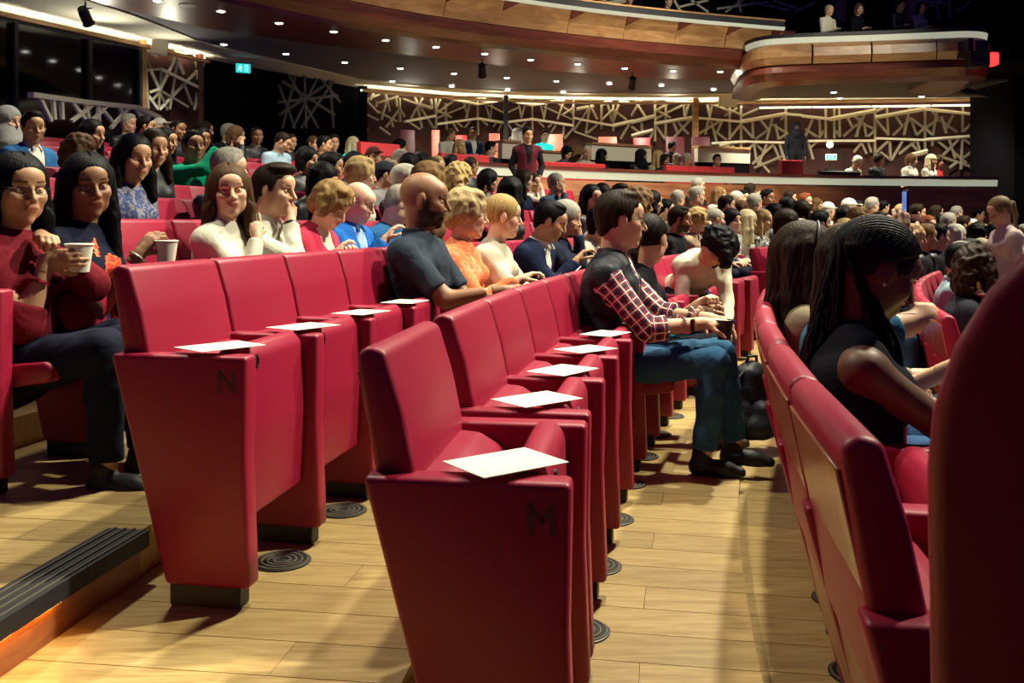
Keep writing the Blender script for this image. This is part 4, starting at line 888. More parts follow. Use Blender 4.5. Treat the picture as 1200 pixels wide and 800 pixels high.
def head_solid(so, J, sp):
    hs = sp.get('head', 1.0); H = J['head']; R = J['R']; fem = sp.get('fem', False); wd = sp.get('face_w', 1.0)
    P = lambda x, y, z: H+R@(V3(x*wd, y, z)*hs)
    E = lambda c, r, k=0.02, neg=False, R2=None: so.ell(P(*c), np.array(r)*hs*V3(wd, 1, 1), R if R2 is None else R@R2, k*hs, neg)
    E((0, -0.014, 0.034), (0.077, 0.097, 0.088))
    E((0, 0.022, -0.030), (0.060, 0.066, 0.088), 0.03)
    for s in (-1, 1):
        E((s*0.040, 0.012, -0.062), (0.022, 0.038, 0.028) if not fem else (0.018, 0.034, 0.026), 0.03)
        E((s*0.040, 0.058, -0.022), (0.023, 0.024, 0.022), 0.025)
    E((0, 0.066, -0.099), (0.021 if not fem else 0.017, 0.019, 0.017), 0.025)
    E((0, 0.068, 0.045), (0.046, 0.026, 0.032), 0.03)
    for s in (-1, 1): E((s*0.030, 0.081, 0.001), (0.018, 0.014, 0.0125), 0.012, True)
    for s in (-1, 1):
        so.cone(P(s*0.012, 0.087, 0.021), P(s*0.047, 0.071, 0.023), 0.0068*hs, 0.0058*hs, 0.010)
        E((s*0.0305, 0.0715, 0.0005), (0.0145, 0.0125, 0.0115), 0.003)
        E((s*0.079, -0.008, -0.004), (0.008, 0.020, 0.032), 0.008, R2=rotz(-s*0.35))
    nl = sp.get('nose', 1.0)
    so.cone(P(0, 0.088, 0.014), P(0, 0.088+0.022*nl, -0.030), 0.0068*hs, 0.0105*hs, 0.010)
    for s in (-1, 1): E((s*0.0115, 0.090, -0.033), (0.0085, 0.0115, 0.0075), 0.006)
    E((0, 0.079, -0.061), (0.025, 0.013, 0.019), 0.018)
    E((0, 0.0890, -0.0580), (0.020, 0.0046, 0.0040), 0.006); E((0, 0.0875, -0.0670), (0.017, 0.0050, 0.0046), 0.006)
    nr = 0.050 if fem else 0.060
    so.cone(P(0, -0.022, -0.045), J['neck']-J['up2']*0.01, nr*hs, nr*1.05, 0.03)
    if sp.get('chin2'): E((0, 0.035, -0.115), (0.036, 0.040, 0.024), 0.03)
def head_mask(v, J, sp):
    hs = sp.get('head', 1.0); L = ((v-J['head'])@J['R'])/hs; L = L/V3(sp.get('face_w', 1.0), 1, 1)
    x, y, z = L[:, 0], L[:, 1], L[:, 2]; ax = np.abs(x); m = np.zeros((len(v), 4)); m[:, 3] = 1
    sstep = lambda d, wd_: np.clip(0.5-d/wd_, 0, 1)
    lip = sstep(np.sqrt((x/0.0230)**2+((z+0.0625)/0.0098)**2)-1, 0.3)*(y > 0.066)
    m[:, 0] = lip*sp.get('lip', 0.8)
    mouth = sstep(np.abs(z+0.0625+0.0000-1.5*x*x)-0.0011, 0.002)*(ax < 0.021)*(y > 0.066)
    arch = 0.0255+0.004*np.sin(np.clip((ax-0.012)/0.036, 0, 1)*2.2)
    brow = sstep(np.abs(z-arch)-0.0032*sp.get('brow', 1.0), 0.003)*sstep(0.013-ax, 0.003)*sstep(ax-0.048, 0.004)*(y > 0.045)
    ex, ez = (ax-0.0305)/0.0130, (z+0.0005-0.06*(ax-0.03))/0.0040; re = np.sqrt(ex*ex+ez*ez)
    eye = sstep(re-1, 0.25)*(y > 0.05)
    gz = sp.get('gaze', 0.0); iris = sstep(np.sqrt((x-np.sign(x)*0.0305-gz*0.005)**2+(z-0.001)**2)-0.0054, 0.002)*eye
    if sp.get('eyes_shut'): eye = eye*0; iris = iris*0
    lash = sstep(np.abs(re-1.12)-0.14, 0.2)*(z > -0.001)*(y > 0.05)*(ax < 0.047)
    if sp.get('eyes_shut'): lash = sstep(np.abs(z+0.004)-0.0015, 0.002)*(y > 0.05)*(ax > 0.018)*(ax < 0.044)
    m[:, 2] = eye*0.70
    dark = np.maximum.reduce([brow*sp.get('browd', 0.85), lash*sp.get('lash', 0.75), mouth*0.6])
    m[:, 2] *= (1-lash*0.6)
    bd = sp.get('beard', 0)
    if bd:
        zone = sstep(z+0.030-0.55*np.clip(0.045-y, 0, 1), 0.02)*sstep(-0.02-y, 0.02)*(1-lip)*sstep(z+0.13*0-(-0.040 if True else 0), 0.012)
        side = sstep(z-0.005, 0.02)*sstep(np.abs(y-0.012)-0.016, 0.012)*(ax > 0.05)
        low = sstep(-(z+0.125), 0.01)
        dark = np.maximum(dark, np.maximum(zone, side)*low*bd)
    sb = sp.get('stubble', 0)
    if sb: dark = np.maximum(dark, sb*sstep(-z+0.055-0.03*0, 0.03)*sstep(y-0.055+0.0*z, 0.02)*sstep(-(z-0.03)+0.0, 0.02))
    m[:, 1] = np.maximum(dark, iris*0.92); m[:, 2] *= (1-iris)
    return m
def hair_solid(J, sp, style):
    so = Solid(); hs = sp.get('head', 1.0); H = J['head']; R = J['R']
    P = lambda x, y, z: H+R@(V3(x, y, z)*hs)
    E = lambda c, r, k=0.02, neg=False, R2=None: so.ell(P(*c), np.array(r)*hs, R if R2 is None else R@R2, k*hs, neg)
    def hang(x, y, z, dx, dy, dz, r0, r1, k=0.02, bend=0.0):
        a = P(x, y, z); b = a+R@V3(dx, dy, 0)*hs+V3(0, 0, -dz); mid = (a+b)/2+R@V3(dx*0.2, bend, 0)
        so.cone(a, mid, r0*hs, (r0+r1)/2*hs, k); so.cone(mid, b, (r0+r1)/2*hs, r1*hs, k)
    big = {'buzz': 0.0025, 'short': 0.011, 'crop': 0.008, 'side': 0.010, 'curly': 0.030, 'bigcurl': 0.048, 'bob': 0.018, 'waves': 0.020, 'pixie': 0.020, 'long': 0.012, 'straight': 0.013, 'bun': 0.009, 'pony': 0.008, 'fringe': 0.007, 'cap': 0.014, 'scarf': 0.020, 'cornrow': 0.003}[style]
    E((0, -0.015, 0.035), (0.078+big, 0.098+big, 0.089+big))
    if style in ('short', 'side', 'crop', 'buzz'):
        so.half(P(0, 0.078, 0.080), R@V3(0, 0.80, -0.60), 0.012*hs)
        for s in (-1, 1): so.cut_near(P(s*0.09, 0.025, 0.0), R@V3(s*0.2, 1, -0.25), 0.075*hs)
        E((0, -0.075, -0.02), (0.062, 0.032, 0.055), 0.02)
        for s in (-1, 1):
            E((s*0.079, -0.004, -0.006), (0.016, 0.024, 0.036), 0.004, True); E((s*0.0765, 0.018, 0.020), (0.007, 0.012, 0.030), 0.006)
        if style == 'side':
            E((0.012, 0.028, 0.116), (0.064, 0.056, 0.024), 0.02, R2=roty(0.15)); E((-0.01, 0.066, 0.106), (0.056, 0.028, 0.022), 0.015)
        if style == 'short': E((0, 0.018, 0.112), (0.060, 0.052, 0.020), 0.02)
    elif style == 'fringe':
        E((0, 0.03, 0.10), (0.105, 0.14, 0.085), 0.02, True)
        so.half(P(0, 0.02, 0.0), R@V3(0, 1, 0.0), 0.01)
        for s in (-1, 1): E((s*0.079, 0.0, -0.004), (0.02, 0.03, 0.036), 0.006, True)
    else:
        if style in ('bob', 'pixie', 'waves', 'curly', 'bigcurl'):
            E((0, 0.115, -0.045), (0.066, 0.085, 0.105), 0.012, True)
        elif style == 'scarf':
            E((0, 0.110, -0.030), (0.058, 0.062, 0.088), 0.010, True)
        elif style == 'cap': so.half(P(0, 0.07, 0.040), R@V3(0, 0.1, -1), 0.003)
        else:
            E((0, 0.112, -0.050), (0.061, 0.084, 0.126), 0.012, True)
            so.cut_near(P(0, 0.06, -0.09), R@V3(0, 0.9, -0.45), 0.10*hs)
        if style in ('bun', 'pony', 'cornrow'):
            for s in (-1, 1): E((s*0.080, -0.004, -0.006), (0.018, 0.024, 0.036), 0.004, True)
            so.cut_near(P(0, 0.0, -0.085), R@V3(0, 0.35, -1), 0.10*hs)
        if style == 'bun': E((0, -0.120, 0.030), (0.042, 0.036, 0.042), 0.01)
        if style == 'pony':
            E((0, -0.118, 0.020), (0.026, 0.026, 0.026), 0.01); hang(0, -0.13, 0.015, 0.0, -0.04, 0.24, 0.030, 0.012, 0.015, -0.02)
        if style == 'bob':
            for s in (-1, 1): hang(s*0.078, -0.012, 0.03, s*0.006, 0.0, 0.13, 0.030, 0.024)
            hang(0, -0.085, 0.02, 0, 0.0, 0.11, 0.056, 0.050)
        if style == 'waves':
            for s in (-1, 1): hang(s*0.076, -0.02, 0.04, s*0.008, -0.01, 0.10, 0.032, 0.026)
            E((0, -0.085, -0.02), (0.075, 0.05, 0.075), 0.02); E((0, 0.032, 0.112), (0.07, 0.05, 0.026), 0.02)
        if style == 'pixie':
            E((0, -0.078, -0.01), (0.075, 0.045, 0.070), 0.02); E((0.01, 0.036, 0.104), (0.068, 0.046, 0.026), 0.02)
            for s in (-1, 1): hang(s*0.080, 0.015, 0.05, 0, 0.005, 0.055, 0.020, 0.012)
        if style in ('long', 'straight'):
            E((0, 0.03, 0.140), (0.0035, 0.085, 0.026), 0.007, True)
            ln = sp.get('hair_len', 0.27)
            for s in (-1, 1):
                hang(s*0.072, -0.010, 0.045, s*0.028, 0.010, ln, 0.030, 0.026, 0.02, 0.0); hang(s*0.062, -0.055, 0.03, s*0.030, -0.01, ln*1.05, 0.036, 0.034, 0.02)
            hang(0, -0.085, 0.02, 0.0, -0.020, ln*1.08, 0.055, 0.055, 0.02)
        if style == 'curly':
            for s in (-1, 1): hang(s*0.085, -0.02, 0.03, s*0.012, 0.0, 0.13, 0.040, 0.040)
            hang(0, -0.10, 0.02, 0, -0.01, 0.13, 0.06, 0.06)
        if style == 'bigcurl':
            for s in (-1, 1): hang(s*0.10, -0.02, 0.03, s*0.01, 0.0, 0.14, 0.05, 0.05)
            hang(0, -0.11, 0.02, 0, -0.01, 0.16, 0.075, 0.07); E((0, 0.04, 0.115), (0.08, 0.05, 0.033), 0.02)
        if style == 'scarf':
            hang(0, -0.03, -0.03, 0, 0.03, 0.16, 0.095, 0.13, 0.03)
        if style == 'cap':
            E((0, 0.130, 0.055), (0.070, 0.060, 0.0085), 0.008)
    amp, fr = {'curly': (0.0065, 95), 'bigcurl': (0.010, 85), 'waves': (0.0045, 80), 'bob': (0.0016, 110), 'pixie': (0.0032, 95), 'buzz': (0, 1), 'cap': (0, 1), 'scarf': (0.0015, 30)}.get(style, (0.0032, 120))
    noise = None
    if amp:
        Rm = R
        def noise(X, Y, Z):
            x = (X-H[0])*Rm[0, 0]+(Y-H[1])*Rm[1, 0]+(Z-H[2])*Rm[2, 0]; y = (X-H[0])*Rm[0, 1]+(Y-H[1])*Rm[1, 1]+(Z-H[2])*Rm[2, 1]; z = (X-H[0])*Rm[0, 2]+(Y-H[1])*Rm[1, 2]+(Z-H[2])*Rm[2, 2]
            if style in ('curly', 'bigcurl', 'waves', 'pixie'):
                return amp*np.sin(fr*x+2.2*np.sin(fr*0.6*z))*np.sin(fr*y+2.0*np.sin(fr*0.5*x))*1.0+amp*0.6*np.sin(fr*0.8*z+2*np.sin(40*x))
            an = np.arctan2(x, -y+0.02); return amp*(0.6*np.sin(an*26+2.5*np.sin(z*28+an*3))+0.5*np.sin(an*47+2.0*np.sin(z*19-an*2)))*np.clip((0.2-z)*4, 0.35, 1)
    return so, noise
def person(label, loc, rz, sp, group=None, name='person', lo=False):
    """sp: pose and looks. Returns the Empty with body, hair, garments and shoes below it"""
    root = empty(name, loc, rz); tag(root, label, 'person', group)
    J = skeleton(sp); S = sp.get('size', 1.0); fem = sp.get('fem', False); fat = sp.get('fat', 1.0)
    up, up2, Rt = J['up'], J['up2'], J['Rt']
    hb, hh, hg = (0.013, 0.0042, 0.0052) if not lo else (0.020, 0.0075, 0.011)
    hh = sp.get('hres', hh)
    skin = sp.get('skin', (0.55, 0.33, 0.22)); sleeve = sp.get('sleeve', 'long'); legs = sp.get('legs', 'long')
    def torso(so, g, k=0.05):
        cw = (0.118 if fem else 0.135)*S*fat
        so.cone(J['pel']+V3(-0.05, -0.01, 0), J['pel']+V3(0.05, -0.01, 0), 0.125*fat+g, 0.125*fat+g, k, 0.85)
        so.cone(J['pel'], J['waist'], 0.128*fat+g, (0.112 if fem else 0.128)*fat+g, k, 0.80)
        so.cone(J['waist'], J['chest'], (0.112 if fem else 0.130)*fat+g, cw+g, k, 0.80)
        a, b = J['chest']+Rt@V3(-0.05, 0, 0.0), J['chest']+Rt@V3(0.05, 0, 0.0); so.cone(a, b, 0.112*S*fat+g, 0.112*S*fat+g, k, 0.88)
        if sp.get('belly'): so.ell(J['waist']+V3(0, 0.05, -0.02), (0.14+g, 0.11+g, 0.13+g), None, k)
        if fem:
            for s in (-1, 1): so.ell(J['chest']+Rt@V3(s*0.062, 0.088*fat, 0)-up2*0.015, (0.060+g, 0.052+g, 0.058+g), None, 0.035)
        so.cone(J['chest']+up2*0.06*S, J['neck']-up2*0.035*S, 0.11*S+g, 0.066+g, k, 0.8)
        bare = g > 0 and sp.get('sleeve') == 'none'
        for n in 'RL':
            e = J['sh'+n] if not bare else J['neck']+(J['sh'+n]-J['neck'])*0.62
            so.cone(J['neck']-up2*0.045*S, e, 0.056+g, (0.054 if not bare else 0.046)*S+g, 0.04)
    def arms(so, g, to):
        for n in 'RL':
            r0, r1, r2 = (0.047, 0.039, 0.027) if fem else (0.055, 0.044, 0.030)
            r0 *= fat; r1 *= fat
            sh, el, wr = J['sh'+n], J['elb'+n], J['wri'+n]
            if to == 'none': continue
            if to == 'short':
                e = sh+(el-sh)*sp.get('slv', 0.62); so.cone(sh, sh+(el-sh)*0.95, r0+g, r1*1.06+g*1.6, 0.025); so.cut_near(e, el-sh, 0.16)
            elif to == 'elbow':
                so.cone(sh, el, r0+g, r1+g*1.4, 0.025); e = el+(wr-el)*0.32; so.cone(el, el+(wr-el)*0.5, r1+g*1.4, r1*0.95+g*1.5, 0.02); so.cut_near(e, wr-el, 0.09)
            else:
                so.cone(sh, el, r0+g, r1+g, 0.025); f_ = 0.95 if to == 'long' else 1.0
                so.cone(el, el+(wr-el)*f_, r1+g, r2+g*1.1, 0.02)
                if to == 'long': so.cut_near(el+(wr-el)*0.92, wr-el, 0.055)
    def legsf(so, g, to):
        for n in 'RL':
            hp, kn, an = J['hip'+n], J['knee'+n], J['ank'+n]
            so.cone(hp, kn, 0.082*fat+g, 0.056*fat+g, 0.03); 
            if to == 'skirt': continue
            if to == 'short': so.cut_near(hp+(kn-hp)*0.85, kn-hp, 0.09); continue
            so.cone(kn, kn+(an-kn)*0.35, 0.054+g, 0.052+g*1.2, 0.02); so.cone(kn+(an-kn)*0.35, an, 0.052+g*1.2, 0.036+g*(1.8 if to == 'long' else 1), 0.02)
            if to == 'long': so.cut_near(an+(kn-an)*0.06, an-kn, 0.07)
    # ---- body: skin
    so = Solid(); torso(so, 0); arms(so, 0, 'full'); legsf(so, 0, 'full')
    for n in 'RL':
        a = J['ank'+n]; so.cone(a+V3(0, -0.02, -0.045), a+V3(0, 0.13, -0.062), 0.032, 0.024, 0.02)
    head_solid(so, J, sp)
    if not lo: 
        for n in 'RL': hand_solid(so, J, n, sp)
    else:
        for n in 'RL':
            fo = norm(J['wri'+n]-J['elb'+n]); so.cone(J['wri'+n], J['wri'+n]+fo*0.10, 0.030, 0.022, 0.01); so.cone(J['wri'+n]+fo*0.03, J['wri'+n]+fo*0.07+V3(0, 0, 0.025), 0.014, 0.010, 0.005)
    zc = J['head']-J['R']@V3(0, 0.0, 0.125)*sp.get('head', 1.0)
    lo_b, hi_b = so.bounds(); pieces = []
    hsz = 0.17*sp.get('head', 1.0)
    v, q = so.mesh(hh, J['head']-V3(hsz, hsz, 0.155), J['head']+V3(hsz, hsz, 0.17)); v = smooth_verts(v, q, 1, 0.4); pieces.append((v, q)); mask = [head_mask(v, J, sp)]
    cut = J['head'][2]-0.135
    v, q = so.mesh(hb, None, (9, 9, cut+0.02)); v = smooth_verts(v, q, 1, 0.5); mk = np.zeros((len(v), 4)); mk[:, 3] = 1; mask.append(mk)
    # fine hands: drop the coarse hand cells
    if not lo:
        drop = np.zeros(len(v), bool)
        for n in 'RL':
            fo = norm(J['wri'+n]-J['elb'+n]); drop |= (np.linalg.norm(v-J['wri'+n], axis=1) < 0.24) & (((v-J['wri'+n])@fo) > 0.01)
    pieces.append((v, q))
    if not lo:
        for n in 'RL':
            hs_ = Solid(); r1, r2 = (0.039*fat, 0.027) if fem else (0.044*fat, 0.030); fo = norm(J['wri'+n]-J['elb'+n])
            hs_.cone(J['elb'+n], J['wri'+n], r1, r2, 0.02); hand_solid(hs_, J, n, sp); hs_.half(J['wri'+n]-fo*0.05, -fo)
            v2, q2 = hs_.mesh(0.0042, J['wri'+n]-0.21, J['wri'+n]+0.21); v2 = smooth_verts(v2, q2, 1, 0.4)
            if len(v2): pieces.append((v2, q2)); mk = np.zeros((len(v2), 4)); mk[:, 3] = 1; mask.append(mk)
        keepq = ~(drop[q].any(1)); pieces[1] = (v, q[keepq])
    body = np_obj('body', pieces, M['skin'], root, {'mask': np.concatenate(mask)}, skin)
    # ---- hair
    st = sp.get('hair', 'short')
    if st:
        hsol, nz = hair_solid(J, sp, st)
        v, q = hsol.mesh(hg, noise=nz)
        np_obj({'cap': 'cap', 'scarf': 'head_scarf'}.get(st, 'hair'), [(smooth_verts(v, q, 1, 0.3), q)], M['cloth'] if st in ('cap', 'scarf') else M['hair'], root, None, sp.get('hcol', (0.012, 0.008, 0.006)))
        if st == 'cap':
            s2 = dict(sp); h2, nz2 = hair_solid(J, s2, 'crop'); v, q = h2.mesh(hg, noise=nz2); np_obj('hair', [(v, q)], M['hair'], root, None, sp.get('hcol2', (0.03, 0.025, 0.02)))
    # ---- garments
    wr = sp.get('wrinkle', 0.0035)
    def folds(X, Y, Z): return wr*np.sin(31*X+17*Z+2*np.sin(23*Y))*np.sin(27*Z+19*Y+2*np.sin(29*X))
    def garment(nm, build, g, mat, col, uv=False):
        s_ = Solid(); build(s_, g); v, q = s_.mesh(hb if lo else 0.0115, noise=(lambda X, Y, Z: folds(X, Y, Z)+0.0035*np.abs(np.sin(Z*42))-0.002) if nm == 'vest' and not lo else folds); v = smooth_verts(v, q, 1, 0.5); at = None
        if uv:
            u = np.zeros((len(v), 3)); best = np.full(len(v), 9.0)
            for n in 'RL':
                for a, b, o_ in ((J['sh'+n], J['elb'+n], 0), (J['elb'+n], J['wri'+n], 0.285)):
                    d = b-a; L_ = np.linalg.norm(d); d = d/L_; t_ = (v-a)@d; rad = v-a-np.outer(np.clip(t_, 0, L_), d); dist = np.linalg.norm(rad, axis=1); e1 = norm(np.cross(d, V3(0, 0.3, 1))); e2 = np.cross(d, e1)
                    sel = dist < best; u[sel, 0] = (np.arctan2(rad@e1, rad@e2)[sel])*0.058; u[sel, 1] = (t_+o_)[sel]; best[sel] = dist[sel]
            at = {'cloth_uv': u}
        return np_obj(nm, [(v, q)], mat, root, at, col)
    leg_c = sp.get('bottom', (0.010, 0.012, 0.03)); top_c = sp.get('top', (0.5, 0.5, 0.5))
    if legs != 'bare':
        def bt(s_, g):
            s_.cone(J['pel']+V3(-0.05, -0.01, -0.01), J['pel']+V3(0.05, -0.01, -0.01), 0.125*fat+g, 0.125*fat+g, 0.05, 0.85); s_.cone(J['pel'], J['pel']+up*0.07, 0.128*fat+g, 0.124*fat+g, 0.04, 0.8); legsf(s_, g, legs)
            if legs == 'skirt':
                for n in 'RL': s_.cone(J['knee'+n]+V3(0, -0.1, 0), J['knee'+n]+V3(0, 0.01, -0.12), 0.075, 0.075, 0.06)
        garment('trousers' if legs != 'skirt' else 'skirt', bt, 0.011, M[sp.get('bottom_mat', 'cloth')], leg_c)
    def tp(s_, g): arms(s_, g, sleeve); torso(s_, g)
    garment(sp.get('top_name', 'shirt'), tp, sp.get('top_g', 0.011), M[sp.get('top_mat', 'cloth')], top_c, sp.get('top_mat') == 'plaid')
    if sp.get('jacket'):
        def jk(s_, g):
            arms(s_, g, sp.get('jsleeve', 'long')); torso(s_, g)
            s_.wedge(J['waist']-up*0.02, sp.get('vtop', 0.075), 0.006, 0.36, 0.02, up2)
            s_.cone(J['neck']-up2*0.02+V3(-0.04, -0.035, 0), J['neck']-up2*0.02+V3(0.04, -0.035, 0), 0.05, 0.05, 0.02)
        garment(sp.get('jacket_name', 'jacket'), jk, 0.022, M[sp.get('jmat', 'cloth')], sp['jacket'])
    if sp.get('collar'):
        s_ = Solid(); c = J['neck']+up2*0.018
        s_.cone(c+V3(-0.012, -0.01, -0.01), c+V3(0.012, -0.01, -0.01), 0.071, 0.071, 0.01); s_.half(c+up2*0.018, up2, 0.004); s_.half(c-up2*0.04, -up2, 0.004)
        s_.cut_near(c+V3(0, 0.072, 0.03), V3(0, 0.5, 1), 0.04)
        for s in (-1, 1): s_.cone(c+V3(s*0.03, 0.06, -0.015), c+V3(s*0.045, 0.085, -0.05), 0.014, 0.008, 0.006)
        v, q = s_.mesh(0.006); np_obj('collar', [(v, q)], M['cloth'], root, None, sp['collar'])
    if not lo or sp.get('shoes_lo'):
        for n in 'RL':
            a = J['ank'+n]; s_ = Solid(); s_.cone(a+V3(0, -0.03, -0.05), a+V3(0, 0.10, -0.055), 0.040, 0.036, 0.03); s_.cone(a+V3(0, 0.08, -0.058), a+V3(0, 0.165, -0.066), 0.038, 0.026, 0.03); s_.cone(a+V3(0, -0.015, -0.05), a+V3(0, -0.01, 0.005), 0.042, 0.044, 0.02); s_.half(V3(0, 0, a[2]-0.088), V3(0, 0, -1), 0.006)
            v, q = s_.mesh(0.008); np_obj('shoe', [(v, q)], M['leatherette'], root, None, sp.get('shoe', (0.008, 0.008, 0.01)))
    root['_J'] = 0; del root['_J']
    return root, J
def glasses(root, J, sp, col='black', thick=0.0016, lens=(0.017, 0.013), tint=None):
    hs = sp.get('head', 1.0); H = J['head']; R = J['R']; P = lambda x, y, z: Vector(H+R@(V3(x, y, z)*hs))
    g = empty('glasses', (0, 0, 0), 0, root); bm = bmesh.new()
    for s in (-1, 1):
        pts = [P(s*0.0305+lens[0]*1.1*math.copysign(abs(math.cos(a))**0.7, math.cos(a)), 0.0985-0.1*abs(abs(s*0.0305+lens[0]*math.cos(a))-0.02)*1.2, 0.000+lens[1]*1.15*math.copysign(abs(math.sin(a))**0.7, math.sin(a))) for a in [2*PI*k/18 for k in range(19)]]
        add_tube(bm, pts, thick, 6, False)
        add_tube(bm, [P(s*0.049, 0.096, 0.006), P(s*0.074, 0.080, 0.007), P(s*0.081, 0.0, 0.008), P(s*0.079, -0.025, -0.008)], thick, 6)
    add_tube(bm, [P(-0.0125, 0.1005, 0.003), P(0, 0.104, 0.006), P(0.0125, 0.1005, 0.003)], thick, 6)
    bm_obj('frame', bm, M[col], g, True)
    return g
# ------------------------------------------------------------------ seating people
PEOPLE = {}          # row -> angles taken
def body_az(ph): return -math.degrees(ph)
def place(row, px, sp, turn=0.0):
    sp = dict(sp)
    if row == 4: sp.setdefault('hz', 0.42)
    """angle on a row at which the head of a person with this pose is seen in column px"""
    J = skeleton(sp); h = J['head']; r = FRONT[row]+0.20; q = px; ph = None
    for _ in range(4):
        ph = ph_at_px(r, q)
        if ph is None: ph = min((0.1+0.002*i for i in range(250)), key=lambda p: abs(to_px(rowpt(r, p, 1))[0]-q))
        b = math.radians(body_az(ph)+turn); f = (math.cos(b), math.sin(b)); rt = (f[1], -f[0])
        o = rowpos(row, r, ph); hx = o[0]+f[0]*h[1]+rt[0]*h[0]; hy = o[1]+f[1]*h[1]+rt[1]*h[0]
        q += px-(CX+F*hx/hy)
    return ph
def sit(label, row, px, sp, turn=0.0, group=None, ph=None, lo=False, drop=0.0):
    ph = ph if ph is not None else place(row, px, sp, turn)
    sp = dict(sp); drop = sp.get('drop', drop)
    if row == 4: sp.setdefault('hz', 0.42)
    if 'look' in sp: sp['yaw'] = sp['look']-(body_az(ph)+turn)
    loc = rowpos(row, FRONT[row]+0.20, ph, FLZ[row]-drop)
    root, J = person(label, loc, math.radians(body_az(ph)+turn)-PI/2, sp, group, lo=lo)
    PEOPLE.setdefault(row, []).append(ph)
    return root, J, sp
SK = dict(pale=(0.72, 0.46, 0.32), fair=(0.64, 0.38, 0.24), tan=(0.48, 0.26, 0.14), brown=(0.30, 0.145, 0.075), dark=(0.13, 0.055, 0.030))
HC = dict(black=(0.0045, 0.004, 0.006), dkbrown=(0.022, 0.012, 0.007), brown=(0.10, 0.05, 0.022), ltbrown=(0.22, 0.12, 0.05), blond=(0.52, 0.36, 0.15), pale=(0.66, 0.55, 0.33), grey=(0.34, 0.32, 0.27), white=(0.66, 0.63, 0.52), red=(0.26, 0.07, 0.03))
def ring_child(name, root, c, axis, r, th, mat):
    c, ax = Vector(c), Vector(axis).normalized(); u = ax.orthogonal().normalized(); v = ax.cross(u)
    return tube(name, [c+(u*math.cos(2*PI*k/16)+v*math.sin(2*PI*k/16))*r for k in range(17)], th, mat, root, 6)
def wristband(name, root, J, n, r, th, mat, back=0.015):
    d = norm(J['wri'+n]-J['elb'+n]); ring_child(name, root, J['wri'+n]-d*back, d, r, th, mat)
def local_pt(root, p): return root.matrix_world @ Vector(p)
def world(root, p):
    a = root.rotation_euler.z; c, s = math.cos(a), math.sin(a); return Vector((root.location.x+c*p[0]-s*p[1], root.location.y+s*p[0]+c*p[1], root.location.z+p[2]))
def patch(root, garment_name, test, off, mat, name, col):
    """flat print: copies the faces of a garment inside a region, a hair above the cloth"""
    g = next(o for o in root.children if o.name.split('.')[0] == garment_name); me = g.data
    vs = [v.co.copy() for v in me.vertices]; ns = [v.normal.copy() for v in me.vertices]; sel = [p.vertices[:] for p in me.polygons if all(test(vs[i]) for i in p.vertices)]
    ids = sorted({i for f in sel for i in f}); mp = {i: k for k, i in enumerate(ids)}
    if not ids: return None
    o = mesh_obj(name, [vs[i]+ns[i]*off for i in ids], [tuple(mp[i] for i in f) for f in sel], mat, root, True); o.color = (*col, 1); return o

M['cup'] = plain('paper_cup', (0.80, 0.76, 0.62), 0.7); M['cupdark'] = plain('dark_cup', (0.03, 0.025, 0.04), 0.4)
def cup(label, root, p, sc=1.0, mat='cup', group='drinks cups'):
    w_ = world(root, p); t = empty('paper_cup', w_); tag(t, label, 'cup', group)
    bm_obj('cup_wall', lathe_bm([(0, 0), (0.030*sc, 0), (0.043*sc, 0.088*sc), (0.0405*sc, 0.088*sc), (0.028*sc, 0.004), (0, 0.004)], 24), M[mat], t, True, 40)
    bm_obj('rim', lathe_bm([(0.041*sc, 0.086*sc), (0.045*sc, 0.086*sc), (0.046*sc, 0.090*sc), (0.044*sc, 0.093*sc), (0.041*sc, 0.091*sc)], 24), M[mat], t, True); return t
M['screen_teal'] = plain('phone_case_teal', (0.0, 0.42, 0.55), 0.4); M['screen_lit'] = plain('lit_phone_screen', (0.05, 0.15, 0.5), 0.2, emit=(0.05, 0.16, 0.55), es=0.8); M['screen_pink'] = plain('pink_icon', (0.8, 0.1, 0.4), 0.3, emit=(0.9, 0.08, 0.4), es=0.8)
def phone(label, loc, rot, back='black', lit=False, sc=1.0):
    t = empty('phone', loc); t.rotation_euler = rot; tag(t, label, 'phone', 'phones')
    bm_obj('case', box_bm(-0.036*sc, 0.036*sc, -0.004, 0.004, -0.073*sc, 0.073*sc, 0.003, 2), M[back], t, True, 40); bm_obj('screen', box_bm(-0.033*sc, 0.033*sc, 0.0036, 0.0048, -0.068*sc, 0.068*sc), M['screen_lit'] if lit else M['glass'], t)
    bm_obj('camera_lens', box_bm(-0.028*sc, -0.010*sc, -0.0056, -0.0036, 0.045*sc, 0.062*sc, 0.0008, 1), M['black'], t)
    return t

# ================================================================== the people who can be made out well
R4, R3, R2, R1 = 4, 3, 2, 1
